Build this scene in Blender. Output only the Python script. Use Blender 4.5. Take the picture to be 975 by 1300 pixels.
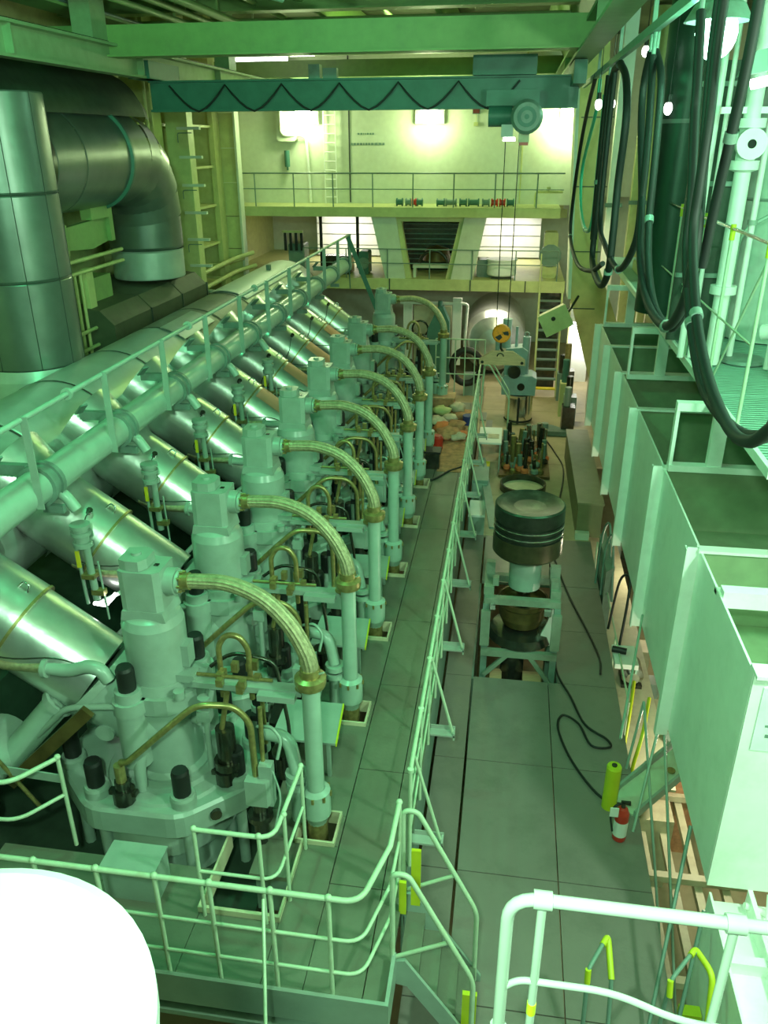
import bpy, math, random
from mathutils import Vector, Matrix
random.seed(7)
S = bpy.context.scene
COL = S.collection
PI = math.pi
for o in list(bpy.data.objects): bpy.data.objects.remove(o, do_unlink=True)

# ------------------------------------------------------------------ camera
CAMZ = 6.0
yaw, pit, rol = -0.1532, 0.43233, -0.004989
fw = Vector((math.sin(yaw)*math.cos(pit), math.cos(yaw)*math.cos(pit), -math.sin(pit)))
rt = Vector((math.cos(yaw), -math.sin(yaw), 0)); up = rt.cross(fw)
r2 = rt*math.cos(rol)+up*math.sin(rol); u2 = -rt*math.sin(rol)+up*math.cos(rol)
cd = bpy.data.cameras.new('camera'); cam = bpy.data.objects.new('camera', cd); COL.objects.link(cam)
m = Matrix((r2, u2, -fw)).transposed().to_4x4(); m.translation = Vector((0, 0, CAMZ)); cam.matrix_world = m
cd.sensor_fit = 'VERTICAL'; cd.sensor_height = 36.0; cd.lens = 36.0*1026/1300; cd.clip_start = 0.05; cd.clip_end = 200
S.camera = cam

# ------------------------------------------------------------------ world, exposure, big lights
w = bpy.data.worlds.new('world'); S.world = w; w.use_nodes = True
w.node_tree.nodes['Background'].inputs[0].default_value = (0.35, 0.9, 0.5, 1)
w.node_tree.nodes['Background'].inputs[1].default_value = 0.03
S.view_settings.view_transform = 'Standard'; S.view_settings.look = 'None'
S.view_settings.gamma = 1; S.view_settings.use_curve_mapping = False
S.view_settings.exposure = 0.0
CY = (0.22, 1.0, 0.50); YG = (0.60, 1.0, 0.26); WH = (0.95, 1.0, 0.82); MINT = (0.50, 1.0, 0.62)

def lamp(kind, loc, energy, color, size=0.3, rot=None, sy=None, name='lamp_light', spread=None):
    d = bpy.data.lights.new(name, kind); d.energy = energy; d.color = color
    if kind == 'AREA':
        d.size = size
        if sy: d.shape = 'RECTANGLE'; d.size_y = sy
    else: d.shadow_soft_size = size
    o = bpy.data.objects.new(name, d); COL.objects.link(o); o.location = loc
    if rot: o.rotation_euler = rot
    return o
# lamps of the hall; the first two are added, out of view
lamp('POINT', (3.5, 3.0, 5.7), 1000, (.62, 1.0, .70), .2)  # added unseen lamp that brightens the near end of the box girder
lamp('POINT', (-.3, -.6, 6.9), 1600, (.52, 1.0, .62), .2)  # added unseen lamp behind the camera, lights girder side plates and front rail
lamp('POINT', (1.55, 8.0, 6.75), 560, (.16, 1.0, .46), .18)
lamp('POINT', (-3.8, 6.0, 8.0), 560, (.12, 1.0, .42), .2)
lamp('POINT', (-2.2, 20.5, 8.2), 220, YG, .3)
lamp('POINT', (4.3, 6.5, 7.8), 480, (.30, 1.0, .56), .25)
lamp('POINT', (4.2, 16.0, 7.4), 300, (.42, 1.0, .62), .25)
# floodlights of the aft bulkhead
for lx in (-6.31, -2.6): lamp('POINT', (lx, 25.45, 6.5), 150, (.80, 1.0, .50), .25)
lamp('AREA', (1.4, 25.4, 6.6), 120, (.80, 1.0, .50), .6, (PI/2, 0, 0))
# fluorescent tubes under the upper platform and on the lower decks
lamp('AREA', (-5.7, 28.6, 3.55), 45, (1, .93, .82), 1.8, None, .25)
lamp('AREA', (-0.1, 28.6, 3.55), 45, (1, .93, .82), 1.8, None, .25)
lamp('AREA', (-0.3, 25.8, 2.0), 45, (1, .95, .7), 1.6, None, .3)
lamp('AREA', (0.8, 21.5, 4.3), 90, (1, .92, .55), 1.2, None, .6)
lamp('POINT', (2.35, 25.2, 0.4), 60, (1, .97, .9), .15)
lamp('POINT', (3.2, 9.0, -1.4), 90, (1, .93, .68), .2)
lamp('POINT', (3.2, 14.5, -1.4), 70, (1, .90, .62), .2)

# ------------------------------------------------------------------ materials
MATS = {}
def mat(name, col, rough=0.5, metal=0.0, var=0.08, scale=6.0, bump=0.0, bscale=60.0, dirt=None, dscale=2.0, emis=None, estr=0, stretch=None, damt=.5):
    if name in MATS: return MATS[name]
    mt = bpy.data.materials.new(name); mt.use_nodes = True; nt = mt.node_tree; b = nt.nodes['Principled BSDF']
    N = nt.nodes.new; L = nt.links.new
    b.inputs['Roughness'].default_value = rough; b.inputs['Metallic'].default_value = metal
    tc = N('ShaderNodeTexCoord'); mp = N('ShaderNodeMapping'); L(tc.outputs['Object'], mp.inputs[0])
    if stretch: mp.inputs['Scale'].default_value = stretch
    n = N('ShaderNodeTexNoise'); n.inputs['Scale'].default_value = scale; n.inputs['Detail'].default_value = 4; L(mp.outputs[0], n.inputs[0])
    r = N('ShaderNodeValToRGB'); L(n.outputs['Fac'], r.inputs[0])
    r.color_ramp.elements[0].position = .3; r.color_ramp.elements[1].position = .7
    r.color_ramp.elements[0].color = tuple(c*(1-var) for c in col)+(1,)
    r.color_ramp.elements[1].color = tuple(min(1, c*(1+var)) for c in col)+(1,)
    out = r.outputs[0]
    if dirt:
        n2 = N('ShaderNodeTexNoise'); n2.inputs['Scale'].default_value = dscale; n2.inputs['Detail'].default_value = 8; n2.inputs['Roughness'].default_value = .7
        L(mp.outputs[0], n2.inputs[0])
        r2_ = N('ShaderNodeValToRGB'); r2_.color_ramp.elements[0].position = .5; r2_.color_ramp.elements[1].position = .72
        r2_.color_ramp.elements[0].color = (0, 0, 0, 1); r2_.color_ramp.elements[1].color = (damt, damt, damt, 1)
        L(n2.outputs['Fac'], r2_.inputs[0])
        mx = N('ShaderNodeMixRGB'); L(r2_.outputs[0], mx.inputs[0]); L(out, mx.inputs[1]); mx.inputs[2].default_value = tuple(dirt)+(1,)
        out = mx.outputs[0]
    L(out, b.inputs['Base Color'])
    if bump:
        n3 = N('ShaderNodeTexNoise'); n3.inputs['Scale'].default_value = bscale; L(mp.outputs[0], n3.inputs[0])
        bp = N('ShaderNodeBump'); bp.inputs['Strength'].default_value = bump; bp.inputs['Distance'].default_value = .01
        L(n3.outputs['Fac'], bp.inputs['Height']); L(bp.outputs[0], b.inputs['Normal'])
    if emis:
        b.inputs['Emission Color'].default_value = tuple(emis)+(1,); b.inputs['Emission Strength'].default_value = estr
    MATS[name] = mt; return mt
M = dict(
 engine=mat('engine_paint', (.29, .38, .325), .30, dirt=(.20, .24, .17), dscale=1.6, damt=.35),
 engine_d=mat('engine_paint_dark', (.17, .26, .22), .4, dirt=(.06, .07, .05)),
 pipe=mat('pipe_paint', (.32, .45, .37), .28),
 wall=mat('bulkhead_paint', (.60, .64, .52), .55, var=.05, dirt=(.40, .38, .22), dscale=.9, damt=.25),
 wallc=mat('frame_paint', (.52, .54, .24), .5, dirt=(.30, .30, .15), damt=.3),
 rail=mat('rail_paint', (.50, .62, .45), .35, dirt=(.35, .32, .15), dscale=8, damt=.3),
 railw=mat('white_rail_paint', (.36, .40, .35), .35),
 floor=mat('deck_paint', (.150, .165, .120), .45, var=.1, scale=3, dirt=(.11, .12, .08), dscale=1.3, bump=.25, bscale=25),
 plate=mat('floor_plate_paint', (.225, .200, .175), .38, var=.08, scale=1.5, dirt=(.13, .125, .10), dscale=1.8, bump=.15, bscale=30),
 tan=mat('tan_deck', (.42, .36, .22), .6, var=.12, scale=4, dirt=(.2, .16, .09)),
 beige=mat('beige_paint', (.60, .56, .38), .5, dirt=(.3, .22, .12)),
 boxp=mat('mint_plate_paint', (.90, .94, .88), .42, var=.03, dirt=(.45, .52, .40), dscale=2.2, damt=.2),
 boxi=mat('trough_paint', (.24, .33, .19), .5, dirt=(.2, .25, .16)),
 steel=mat('galvanised_cladding', (.50, .56, .52), .36, .35, var=.12, scale=3, bump=.35, bscale=5, stretch=(1, .6, 1)),
 clad=mat('exhaust_cladding', (.62, .66, .62), .30, .78, var=.1, scale=5, bump=.4, bscale=6),
 oldclad=mat('dull_lagging', (.30, .32, .27), .5, .45, var=.2, scale=2, dirt=(.12, .10, .06), bump=.4, bscale=5),
 duct=mat('duct_steel', (.19, .22, .20), .33, .6, var=.15, scale=2.2, bump=.25, bscale=3),
 nearblack=mat('near_black_green', (.035, .06, .04), .6, .2, var=.2),  # near-black green for dark parts and for the shade shell above the duct
 seam=mat('dark_seam', (.05, .06, .05), .5),
 braid=mat('braided_hose', (.44, .40, .24), .38, .55, var=.25, scale=22, dirt=(.2, .17, .08), dscale=9, bump=.6, bscale=160),
 brass=mat('oily_brass_pipe', (.34, .28, .11), .35, .6, var=.25, scale=20),
 black=mat('black_rubber', (.012, .014, .013), .5, var=.1),
 hose=mat('black_hose', (.004, .007, .006), .62, var=.2),
 greenhose=mat('green_hose', (.03, .36, .22), .4),
 dark=mat('dark_void', (.012, .016, .013), .8),
 oil=mat('oily_steel', (.08, .085, .07), .25, .8, var=.3, scale=9, dirt=(.12, .07, .02), dscale=5),
 piston=mat('piston_steel', (.055, .058, .048), .3, .7, var=.3, scale=6),
 stand=mat('stand_paint', (.22, .27, .21), .45, dirt=(.08, .09, .06)),
 crown=mat('piston_crown', (.035, .06, .04), .35, .5, var=.4, scale=5, dirt=(.14, .20, .15), dscale=5, damt=.4),
 bowl=mat('brown_bowl', (.13, .09, .03), .4, .5, var=.3),
 shiny=mat('bright_steel', (.72, .74, .72), .18, 1.0),
 crane=mat('crane_paint', (.055, .17, .135), .45, dirt=(.04, .10, .08)),
 bluegreen=mat('blue_green_paint', (.30, .44, .46), .4, dirt=(.15, .2, .2)),
 yellow=mat('yellow_guard', (.55, .60, .02), .45),
 yel=mat('yellow_plastic', (.75, .60, .03), .45),
 orange=mat('orange_hook', (.95, .27, .01), .45, dirt=(.03, .02, .01), dscale=11, damt=.9),
 red=mat('red_paint', (.55, .035, .02), .35),
 redor=mat('orange_glow_rag', (.75, .20, .07), .8),
 rag=mat('rag_cloth', (.50, .25, .13), .9, var=.3, scale=9),
 ragw=mat('pale_cloth', (.62, .52, .40), .9, var=.2, scale=9),
 copper=mat('copper_patch', (.62, .30, .20), .5, .3),
 knee=mat('knee_paint', (.60, .47, .18), .5),
 grate=mat('grating', (.26, .46, .38), .5),
 white=mat('white_paint', (.80, .82, .78), .4, var=.03),
 drumw=mat('white_drum', (.62, .66, .63), .35, var=.02),
 wood=mat('wood_block', (.48, .30, .17), .7, var=.15, stretch=(1, 8, 8)),
 ceil=mat('deckhead', (.10, .13, .06), .7, dirt=(.04, .05, .03)),
 beam2=mat('runway_paint', (.26, .36, .20), .5, dirt=(.18, .24, .12)),
 beam=mat('deck_beam_paint', (.24, .36, .13), .5, dirt=(.2, .25, .12)),
 glow=mat('tube_glow', (.9, .9, .9), emis=(1, 1, .95), estr=9),
 glowg=mat('flood_glow', (.9, 1, .8), emis=(.86, 1, .70), estr=9),
 glowc=mat('green_flood_glow', (.7, 1, .9), emis=(.55, 1, .80), estr=14),
)
# grating: fine ribbing
def grating_mat():
    mt = M['grate']; nt = mt.node_tree; b = nt.nodes['Principled BSDF']; N = nt.nodes.new; L = nt.links.new
    tc = N('ShaderNodeTexCoord'); wv = N('ShaderNodeTexWave'); wv.bands_direction = 'Y'; wv.inputs['Scale'].default_value = 4.2
    L(tc.outputs['Object'], wv.inputs[0]); bp = N('ShaderNodeBump'); bp.inputs['Strength'].default_value = .9; bp.inputs['Distance'].default_value = .03
    L(wv.outputs['Fac'], bp.inputs['Height']); L(bp.outputs[0], b.inputs['Normal'])
grating_mat()

# ------------------------------------------------------------------ mesh helpers
def fillet(pts, rad, n=5, closed=False):
    P = [Vector(p) for p in pts]; out = [P[0]]
    for i in range(1, len(P)-1):
        a, b, c = P[i-1], P[i], P[i+1]
        d1 = (a-b); d2 = (c-b); r = min(rad, d1.length*.48, d2.length*.48)
        s = b+d1.normalized()*r; e = b+d2.normalized()*r
        for k in range(n+1):
            t = k/n; out.append(s*(1-t)**2+b*2*t*(1-t)+e*t*t)
    out.append(P[-1]); return out
def spline(pts, n=8):
    P = [Vector(p) for p in pts]; P = [P[0]*2-P[1]]+P+[P[-1]*2-P[-2]]; out = []
    for i in range(1, len(P)-2):
        a, b, c, d = P[i-1:i+3]
        for k in range(n):
            t = k/n; out.append(.5*((2*b)+(c-a)*t+(2*a-5*b+4*c-d)*t*t+(3*b-a-3*c+d)*t**3))
    out.append(P[-2]); return out
class MB:
    def __init__(s): s.v = []; s.f = []; s.sm = []
    def add(s, V, F, smooth=False):
        o = len(s.v); s.v += [tuple(v) for v in V]
        for f in F: s.f.append(tuple(i+o for i in f)); s.sm.append(smooth)
        return s
    def box(s, x0, x1, y0, y1, z0, z1):
        V = [(x, y, z) for z in (z0, z1) for y in (y0, y1) for x in (x0, x1)]
        return s.add(V, [(0, 2, 3, 1), (4, 5, 7, 6), (0, 1, 5, 4), (2, 6, 7, 3), (0, 4, 6, 2), (1, 3, 7, 5)])
    def bar(s, p0, p1, wx, wz, upv=(0, 0, 1)):
        p0 = Vector(p0); p1 = Vector(p1); d = (p1-p0).normalized(); u = Vector(upv)
        if abs(d.dot(u)) > .98: u = Vector((1, 0, 0))
        a = d.cross(u).normalized()*wx/2; b = a.cross(d).normalized()*wz/2
        V = [p+i*a+j*b for p in (p0, p1) for i, j in ((-1, -1), (1, -1), (1, 1), (-1, 1))]
        return s.add(V, [(3, 2, 1, 0), (4, 5, 6, 7), (0, 1, 5, 4), (1, 2, 6, 5), (2, 3, 7, 6), (3, 0, 4, 7)])
    def tube(s, pts, r, n=8, caps=True, ridge=0):
        P = [Vector(p) for p in pts]; rs = r if isinstance(r, (list, tuple)) else [r]*len(P)
        T = []
        for i in range(len(P)):
            a = P[max(i-1, 0)]; b = P[min(i+1, len(P)-1)]; T.append((b-a).normalized() if (b-a).length > 1e-9 else Vector((0, 0, 1)))
        u = T[0].orthogonal().normalized(); V = []; prev = T[0]
        for i, p in enumerate(P):
            q = prev.rotation_difference(T[i]); u = (q @ u); u = (u-T[i]*u.dot(T[i])).normalized(); prev = T[i]
            w_ = T[i].cross(u)
            for k in range(n):
                a = 2*PI*k/n; rr = rs[i]*(1-(ridge if k % 2 else 0)); V.append(p+(u*math.cos(a)+w_*math.sin(a))*rr)
        F = [(i*n+k, i*n+(k+1) % n, (i+1)*n+(k+1) % n, (i+1)*n+k) for i in range(len(P)-1) for k in range(n)]
        s.add(V, F, not ridge)
        if caps:
            s.add(V[:n], [tuple(reversed(range(n)))]); s.add(V[-n:], [tuple(range(n))])
        return s
    def cyl(s, p0, p1, r, n=14, r2=None):
        return s.tube([p0, p1], [r, r if r2 is None else r2], n)
    def lathe(s, prof, c=(0, 0, 0), n=20, axis='Z', a0=0, a1=2*PI):
        c = Vector(c); full = abs(a1-a0-2*PI) < 1e-6; m_ = n if full else n+1
        def pt(r, h, a):
            x, y = r*math.cos(a), r*math.sin(a)
            return c+(Vector((x, y, h)) if axis == 'Z' else Vector((x, h, y)) if axis == 'Y' else Vector((h, x, y)))
        V = [pt(r, h, a0+(a1-a0)*k/n) for r, h in prof for k in range(m_)]
        # separate vertices per band keep creases crisp
        for j in range(len(prof)-1):
            B = V[j*m_:(j+2)*m_]
            s.add(B, [(k, (k+1) % m_, m_+(k+1) % m_, m_+k) for k in range(m_ if full else n)], True)
        return s
    def ext(s, poly, h0, h1, axis='Z'):
        def pt(p, h): return (p[0], p[1], h) if axis == 'Z' else (p[0], h, p[1]) if axis == 'Y' else (h, p[0], p[1])
        n = len(poly); V = [pt(p, h0) for p in poly]+[pt(p, h1) for p in poly]
        s.add(V, [tuple(range(n)), tuple(range(2*n-1, n-1, -1))]+[(k, k+n, (k+1) % n+n, (k+1) % n) for k in range(n)])
        return s
    def blob(s, c, rx, ry, rz, n=8, m_=5, jit=.0, rnd=None):
        V = []; c = Vector(c); R_ = rnd or random
        for j in range(1, m_):
            for k in range(n):
                a = PI*j/m_; b = 2*PI*k/n; q = 1+R_.uniform(-jit, jit)
                V.append(c+Vector((rx*math.sin(a)*math.cos(b)*q, ry*math.sin(a)*math.sin(b)*q, rz*math.cos(a)*q)))
        V += [c+Vector((0, 0, rz)), c-Vector((0, 0, rz))]; t = len(V)-2
        F = [((j)*n+k, (j+1)*n+k, (j+1)*n+(k+1) % n, j*n+(k+1) % n) for j in range(m_-2) for k in range(n)]
        F += [(t, k, (k+1) % n) for k in range(n)]+[(t+1, (m_-2)*n+(k+1) % n, (m_-2)*n+k) for k in range(n)]
        return s.add(V, F, True)
    def build(s, name, m_, parent=None, off=None):
        me = bpy.data.meshes.new(name)
        if off is None:
            off = Vector((0, 0, 0)); p = parent
            while p is not None: off = off+p.location; p = p.parent
        me.from_pydata([Vector(v)-off for v in s.v], [], s.f); me.polygons.foreach_set('use_smooth', s.sm); me.materials.append(m_ if not isinstance(m_, str) else M[m_])
        me.validate(); me.update()
        import bmesh
        bm = bmesh.new(); bm.from_mesh(me); bmesh.ops.recalc_face_normals(bm, faces=bm.faces); bm.to_mesh(me); bm.free()
        o = bpy.data.objects.new(name, me); COL.objects.link(o)
        if parent is not None: o.parent = parent
        return o
def tag(o, label=None, cat=None, group=None, kind=None):
    if label: o['label'] = label
    if cat: o['category'] = cat
    if group: o['group'] = group
    if kind: o['kind'] = kind
    return o
def thing(name, loc, label, cat, group=None):
    o = bpy.data.objects.new(name, None); COL.objects.link(o); o.location = loc; o.empty_display_size = .1
    return tag(o, label, cat, group)
KIDS = {}
def kids(o): return [c for c in bpy.data.objects if c.parent == o]
def copy_tree(o, parent=None):
    c = o.copy(); COL.objects.link(c); c.parent = parent
    for ch in kids(o): copy_tree(ch, c)
    return c
def copy(o, loc, label=None, rz=None):
    c = copy_tree(o); c.location = loc
    if label: c['label'] = label
    if rz is not None: c.rotation_euler = (0, 0, rz)
    return c
def struct(o): o['kind'] = 'structure'; return o
ORD = ['nearest', 'second', 'third', 'fourth', 'fifth', 'sixth', 'seventh', 'eighth', 'ninth', 'tenth', 'eleventh', 'twelfth']
def nth(i, what='counting from the camera'): return 'nearest to the camera' if i == 0 else ORD[i]+' '+what

P0, DP = 5.6, 1.72
CYL = [P0+DP*k for k in range(9)]        # cylinder pitch; unit 8 is opened up for overhaul

# ================================================================== SETTING
# --- hull shell
struct(MB().box(-9.3, -9.0, -1, 31.5, -4, 9.0).build('wall_left', 'wallc'))
struct(MB().box(5.9, 6.2, -1, 31.5, -4, 9.0).build('wall_right', 'wall'))
wb = struct(MB().box(-9.0, 1.75, 26, 26.2, 4.2, 9.0).build('wall_back', 'wall'))
struct(MB().box(-9.0, 5.9, 31.2, 31.5, -4, 4.2).build('wall_lower_back', 'wall'))
struct(MB().box(1.75, 5.9, 30.0, 30.2, 4.2, 9.0).build('wall_far_right', 'wall'))
struct(MB().box(-9.0, 5.9, -1, 31.5, 8.95, 9.15).build('ceiling', 'ceil'))
struct(MB().box(-9.0, 5.9, -1, 31.5, -4.2, -4.0).build('floor_lower', 'tan'))
# plate seams of the aft bulkhead
for x in (-5.0, 0.1):
    MB().box(x-.02, x+.02, 25.975, 26.0, 4.25, 8.6).build('seam_batten', 'seam' if x < -4 else 'wallc', wb)

# --- engine walkway at z=0 with standpipe cut-outs
eng_floor = MB()
def slab(mb, x0, x1, y0, y1, z, t=.05): mb.box(x0, x1, y0, y1, z-t, z)
X0, X1 = -1.28, -.62

wk = struct(MB().box(X1-.02, X1, 5.0, 19.6, -.9, -.05).box(-1.98, X1, 5.05, 5.1, -.5, -.05).box(X0-.05, X0, 5, 19.6, -.4, -.05).build('floor', 'engine_d'))
ys = [3.93, 5.0]+[5.0+1.46*k for k in range(1, 11)]
for a, b in zip(ys, ys[1:]):
    MB().box(X0+.006, X1-.19, a+.005, b-.005, -.05, 0).build('deck_plate', 'floor', wk)
    MB().box(X1-.18, X1, a+.005, b-.005, -.05, .004).build('deck_plate', 'floor', wk)
# strips between cut-outs
yprev = 5.0
for k, y in enumerate(CYL):
    MB().box(-2.02, X0-.004, yprev, y-.19, -.05, 0).build('deck_plate', 'floor', wk)
    MB().box(-2.02, -1.69, y-.185, y+.185, -.05, 0).build('deck_plate', 'floor', wk)
    MB().box(-1.33, X0-.004, y-.185, y+.185, -.05, 0).build('deck_plate', 'floor', wk)
    # raised rim of the cut-out
    MB().box(-1.70, -1.68, y-.2, y+.2, -.1, .05).box(-1.34, -1.32, y-.2, y+.2, -.1, .05).box(-1.68, -1.34, y-.2, y-.18, -.1, .05).box(-1.68, -1.34, y+.18, y+.2, -.1, .05).build('coaming', 'beige', wk)
    yprev = y+.19
MB().box(-2.02, X0-.004, yprev, 19.6, -.05, 0).build('deck_plate', 'floor', wk)
# front apron with hatch opening (-2.3..-1.62, 4.58..5.35)
for r in ((-6.2, -4.4, 3.93, 4.9), (-4.395, -3.3, 3.93, 5.0), (-3.295, -2.32, 3.93, 5.0), (-2.315, -1.62, 3.93, 4.56), (-1.615, X0, 3.93, 5.0)):
    MB().box(r[0], r[1], r[2], r[3], -.05, 0).build('deck_plate', 'floor', wk)
MB().box(-2.33, -2.31, 4.55, 5.4, -.15, .06).box(-1.63, -1.61, 4.55, 5.4, -.15, .06).box(-2.31, -1.63, 4.55, 4.58, -.15, .06).build('coaming', 'beige', wk)
MB().box(-6.2, X1, 3.90, 3.93, -.22, .10).box(X1-.0, X1+.03, 3.9, 4.35, -.22, .1).build('toe_board', 'engine', wk)
MB().box(-6.2, X1-.05, 3.95, 4.05, -.30, -.05).box(-6.2, X1, 3.90, 4.0, -.38, -.33).box(-.78, -.66, 3.95, 5.3, -.35, -.06).build('support_beam', 'engine', wk)

# --- lower floor at z=-1: real plates with recessed joints, opening for the piston
lf = struct(MB().box(-.60, 1.80, 9.62, 9.66, -1.35, -1.05).box(-.6, -.56, 4, 24.6, -1.5, -1.06).box(1.76, 1.80, 4, 17, -1.3, -1.06).build('floor_middle', 'engine_d'))
HX0, HX1, HY0, HY1 = -.20, .98, 9.62, 12.4
def fp(x0, x1, y0, y1, m_='plate', z=-1.0):
    MB().box(x0+.006, x1-.006, y0+.006, y1-.006, z-.05, z).build('floor_plate', m_, lf)
yy = [3.2, 4.75, 6.2, 7.9, 9.62]
for a, b in zip(yy, yy[1:]):
    fp(-.60, -.22, a, b); fp(-.20, .85, a, b); fp(.85, 1.80, a, b)
yy = [9.62, 11.0, 12.4, 14.2]
for a, b in zip(yy, yy[1:]):
    fp(-.60, -.22, a, b); fp(HX1, 1.80, a, b)
fp(-.20, HX1, 12.4, 14.2)
yy = [14.2, 16.2, 18.2, 20.2, 22.3, 24.6]
for a, b in zip(yy, yy[1:]):
    fp(-.60, .6, a, b, 'tan'); fp(.6, 1.80, a, b, 'tan')
    if a > 18: fp(1.8, 3.2, a, b, 'tan')
for a, b in ((19.65, 22.3), (22.3, 24.6)):
    fp(-4.5, -2.2, a, b, 'tan'); fp(-2.2, -.6, a, b, 'tan')
MB().box(-4.5, 3.2, 24.6, 31, -1.3, -1.0).build('floor_plate', 'tan', lf)

# --- bottom level: things glimpsed below
# --- aft platforms
up_ = struct(MB().box(-9.0, 1.25, 24.45, 26.0, 4.12, 4.22).box(-9.0, 1.25, 24.42, 24.5, 3.96, 4.22).build('floor_upper_platform', 'wallc'))
MB().box(-9.0, 1.25, 26.0, 31.2, 4.0, 4.2).build('deckhead', 'wallc', up_)
for y in (27.2, 29.6): MB().box(-9.0, 1.6, y, y+.12, 3.75, 4.0).build('deck_beam', 'wallc', up_)
sp_ = struct(MB().box(-9.0, 1.55, 24.9, 31.2, 2.12, 2.2).box(-9.0, 1.55, 24.55, 24.7, 1.90, 2.22).build('floor_second_platform', 'wallc'))
MB().box(-9.0, 1.55, 24.7, 24.9, 2.12, 2.2).build('gutter', 'wallc', sp_)
for x in (-6, -3.6, -1.2, .4): MB().box(x, x+.03, 24.52, 24.56, 1.9, 2.22).build('seam_batten', 'seam', sp_)
# splayed columns between the platforms
for i, (a, b, c, d) in enumerate((((-4.14, 3.96), (-3.42, 3.96), (-3.12, 2.2), (-3.72, 2.2)), ((-1.42, 3.97), (-.80, 3.97), (-1.13, 2.2), (-1.78, 2.2)))):
    col = MB().ext([a, b, c, d], 24.62, 25.1, 'Y').build('trim_%d' % (i+1), 'wall'); struct(col)
    s_ = 1 if i == 0 else -1
    MB().ext([(b[0] if i == 0 else a[0], 3.96), ((b[0] if i == 0 else a[0])+.12*s_, 3.96), ((c[0] if i == 0 else d[0])+.16*s_, 2.2), (c[0] if i == 0 else d[0], 2.2)], 24.75, 25.0, 'Y').build('flange', 'wallc', col)
struct(MB().box(-3.42, -1.42, 24.7, 25.0, 3.82, 3.96).build('trim_3', 'wallc'))

# --- big frame column at the right with its knee
col = struct(MB().ext([(1.12, 9), (1.72, 9), (1.95, 3.4), (2.6, 1.9), (2.35, .6), (2.05, .6), (1.42, 2.55)], 20.0, 20.7, 'Y').build('trim_4', 'knee'))
for z in (2.3, 3.6, 5.0, 6.4): MB().box(1.3, 2.0, 19.985, 20.0, z, z+.02).build('seam_batten', 'seam', col)
MB().ext([(1.05, 9), (1.12, 9), (1.42, 2.55), (1.35, 2.55)], 19.85, 20.7, 'Y').build('flange', 'wall', col)
# deck beams & longitudinal girders
for i, (y, z0, z1, m_) in enumerate(((14.0, 7.24, 7.66, 'beam'), (19, 7.9, 8.3, 'beam'), (22, 7.9, 8.3, 'beam'), (25, 7.6, 8.0, 'beam'), (17, 8.2, 8.6, 'beam'))):
    struct(MB().box(-8.9, 1.0 if y < 15 else 1.5, y, y+.18, z0, z1).box(-8.9, 1.0 if y < 15 else 1.5, y-.1, y+.28, z0-.03, z0).build('trim_%d' % (5+i), m_))
for i, x in enumerate((-4.2, -1.8)):
    struct(MB().box(x, x+.12, 14.2, 26, 8.3, 8.9).build('trim_%d' % (10+i), 'beam'))
# left shell frames with shelves
for i, y in enumerate((17.6, 19.6, 21.6, 23.6)):
    f = struct(MB().box(-9.0, -8.3, y, y+.08, -1, 9).box(-8.42, -8.28, y-.2, y+.3, -1, 9).build('trim_%d' % (12+i), 'wallc'))
    for z in (2.3, 3.3, 4.3, 5.3, 6.3): MB().box(-9.0, -8.35, y+.1, y+1.9, z, z+.06).build('stringer', 'wallc', f)

# crane runway girders
gl = struct(MB().box(-6.72, -6.5, 2.0, 25.9, 6.98, 7.02).box(-6.60, -6.57, 2.0, 25.9, 7.02, 7.36).box(-6.75, -6.42, 2.0, 25.9, 7.36, 7.40).build('trim_16', 'beam2'))
MB().box(-6.64, -6.56, 2.0, 25.9, 7.40, 7.44).build('rail_bar', 'oil', gl)
for y in (7, 11, 15, 19, 23): MB().box(-6.57, -6.45, y, y+.02, 7.02, 7.36).build('stiffener', 'beam2', gl)
MB().box(-6.9, -6.57, 7.0, 7.5, 7.4, 9).box(-6.9, -6.57, 13.5, 14, 7.4, 9).box(-6.9, -6.57, 20, 20.5, 7.4, 9).build('hanger', 'beam2', gl)
gr = struct(MB().box(.78, 1.10, 1.5, 25.9, 7.16, 7.20).box(1.0, 1.03, 1.5, 25.9, 7.20, 7.55).box(.86, 1.2, 1.5, 25.9, 7.55, 7.6).build('trim_17', 'beam2'))
for y in (8, 12, 16, 20): MB().box(.86, 1.0, y, y+.02, 7.20, 7.55).build('stiffener', 'beam2', gr)
MB().ext([(.55, 8.9), (1.2, 7.6), (1.25, 7.6), (.62, 8.9)], 2, 25, 'Y').build('sloping_plate', 'beam', gr)

# ================================================================== CRANE
cr = thing('overhead_crane', (0, 15.7, 6.5), 'dark teal overhead travelling crane beam spanning the engine hall', 'crane')
MB().box(-6.75, .95, 15.88, 15.92, 6.5, 6.95).box(-6.75, .95, 15.80, 16.0, 6.47, 6.51).box(-6.75, .95, 15.8, 16.0, 6.95, 6.98).build('main_beam', 'crane', cr)
MB().box(-6.85, -6.45, 15.2, 16.6, 6.98, 7.26).build('end_carriage', 'crane', cr)
MB().box(.80, 1.0, 15.0, 16.8, 6.8, 7.14).build('end_carriage', 'crane', cr)
MB().box(-.85, .22, 15.6, 16.2, 6.98, 7.28).build('control_box', 'crane', cr)
MB().box(-3.75, -3.55, 15.8, 16.0, 6.98, 7.2).box(-3.5, -3.25, 15.82, 15.98, 6.98, 7.14).build('junction_box', 'engine_d', cr)
pts = []
for k in range(6):
    x = -6.35+k*1.05
    for q in range(8):
        u = q/8; pts.append((x+u*1.05, 15.79, 6.90-.43*(1-abs(2*u-1)**1.5)))
pts.append((-6.35+6*1.05, 15.79, 6.9))
MB().tube(pts, .018, 5).build('festoon_cable', 'black', cr)
ho = thing('chain_hoist', (0, 15.6, 6.5), 'grey-green hoist with round motor drum hanging under the crane beam', 'hoist')
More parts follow.
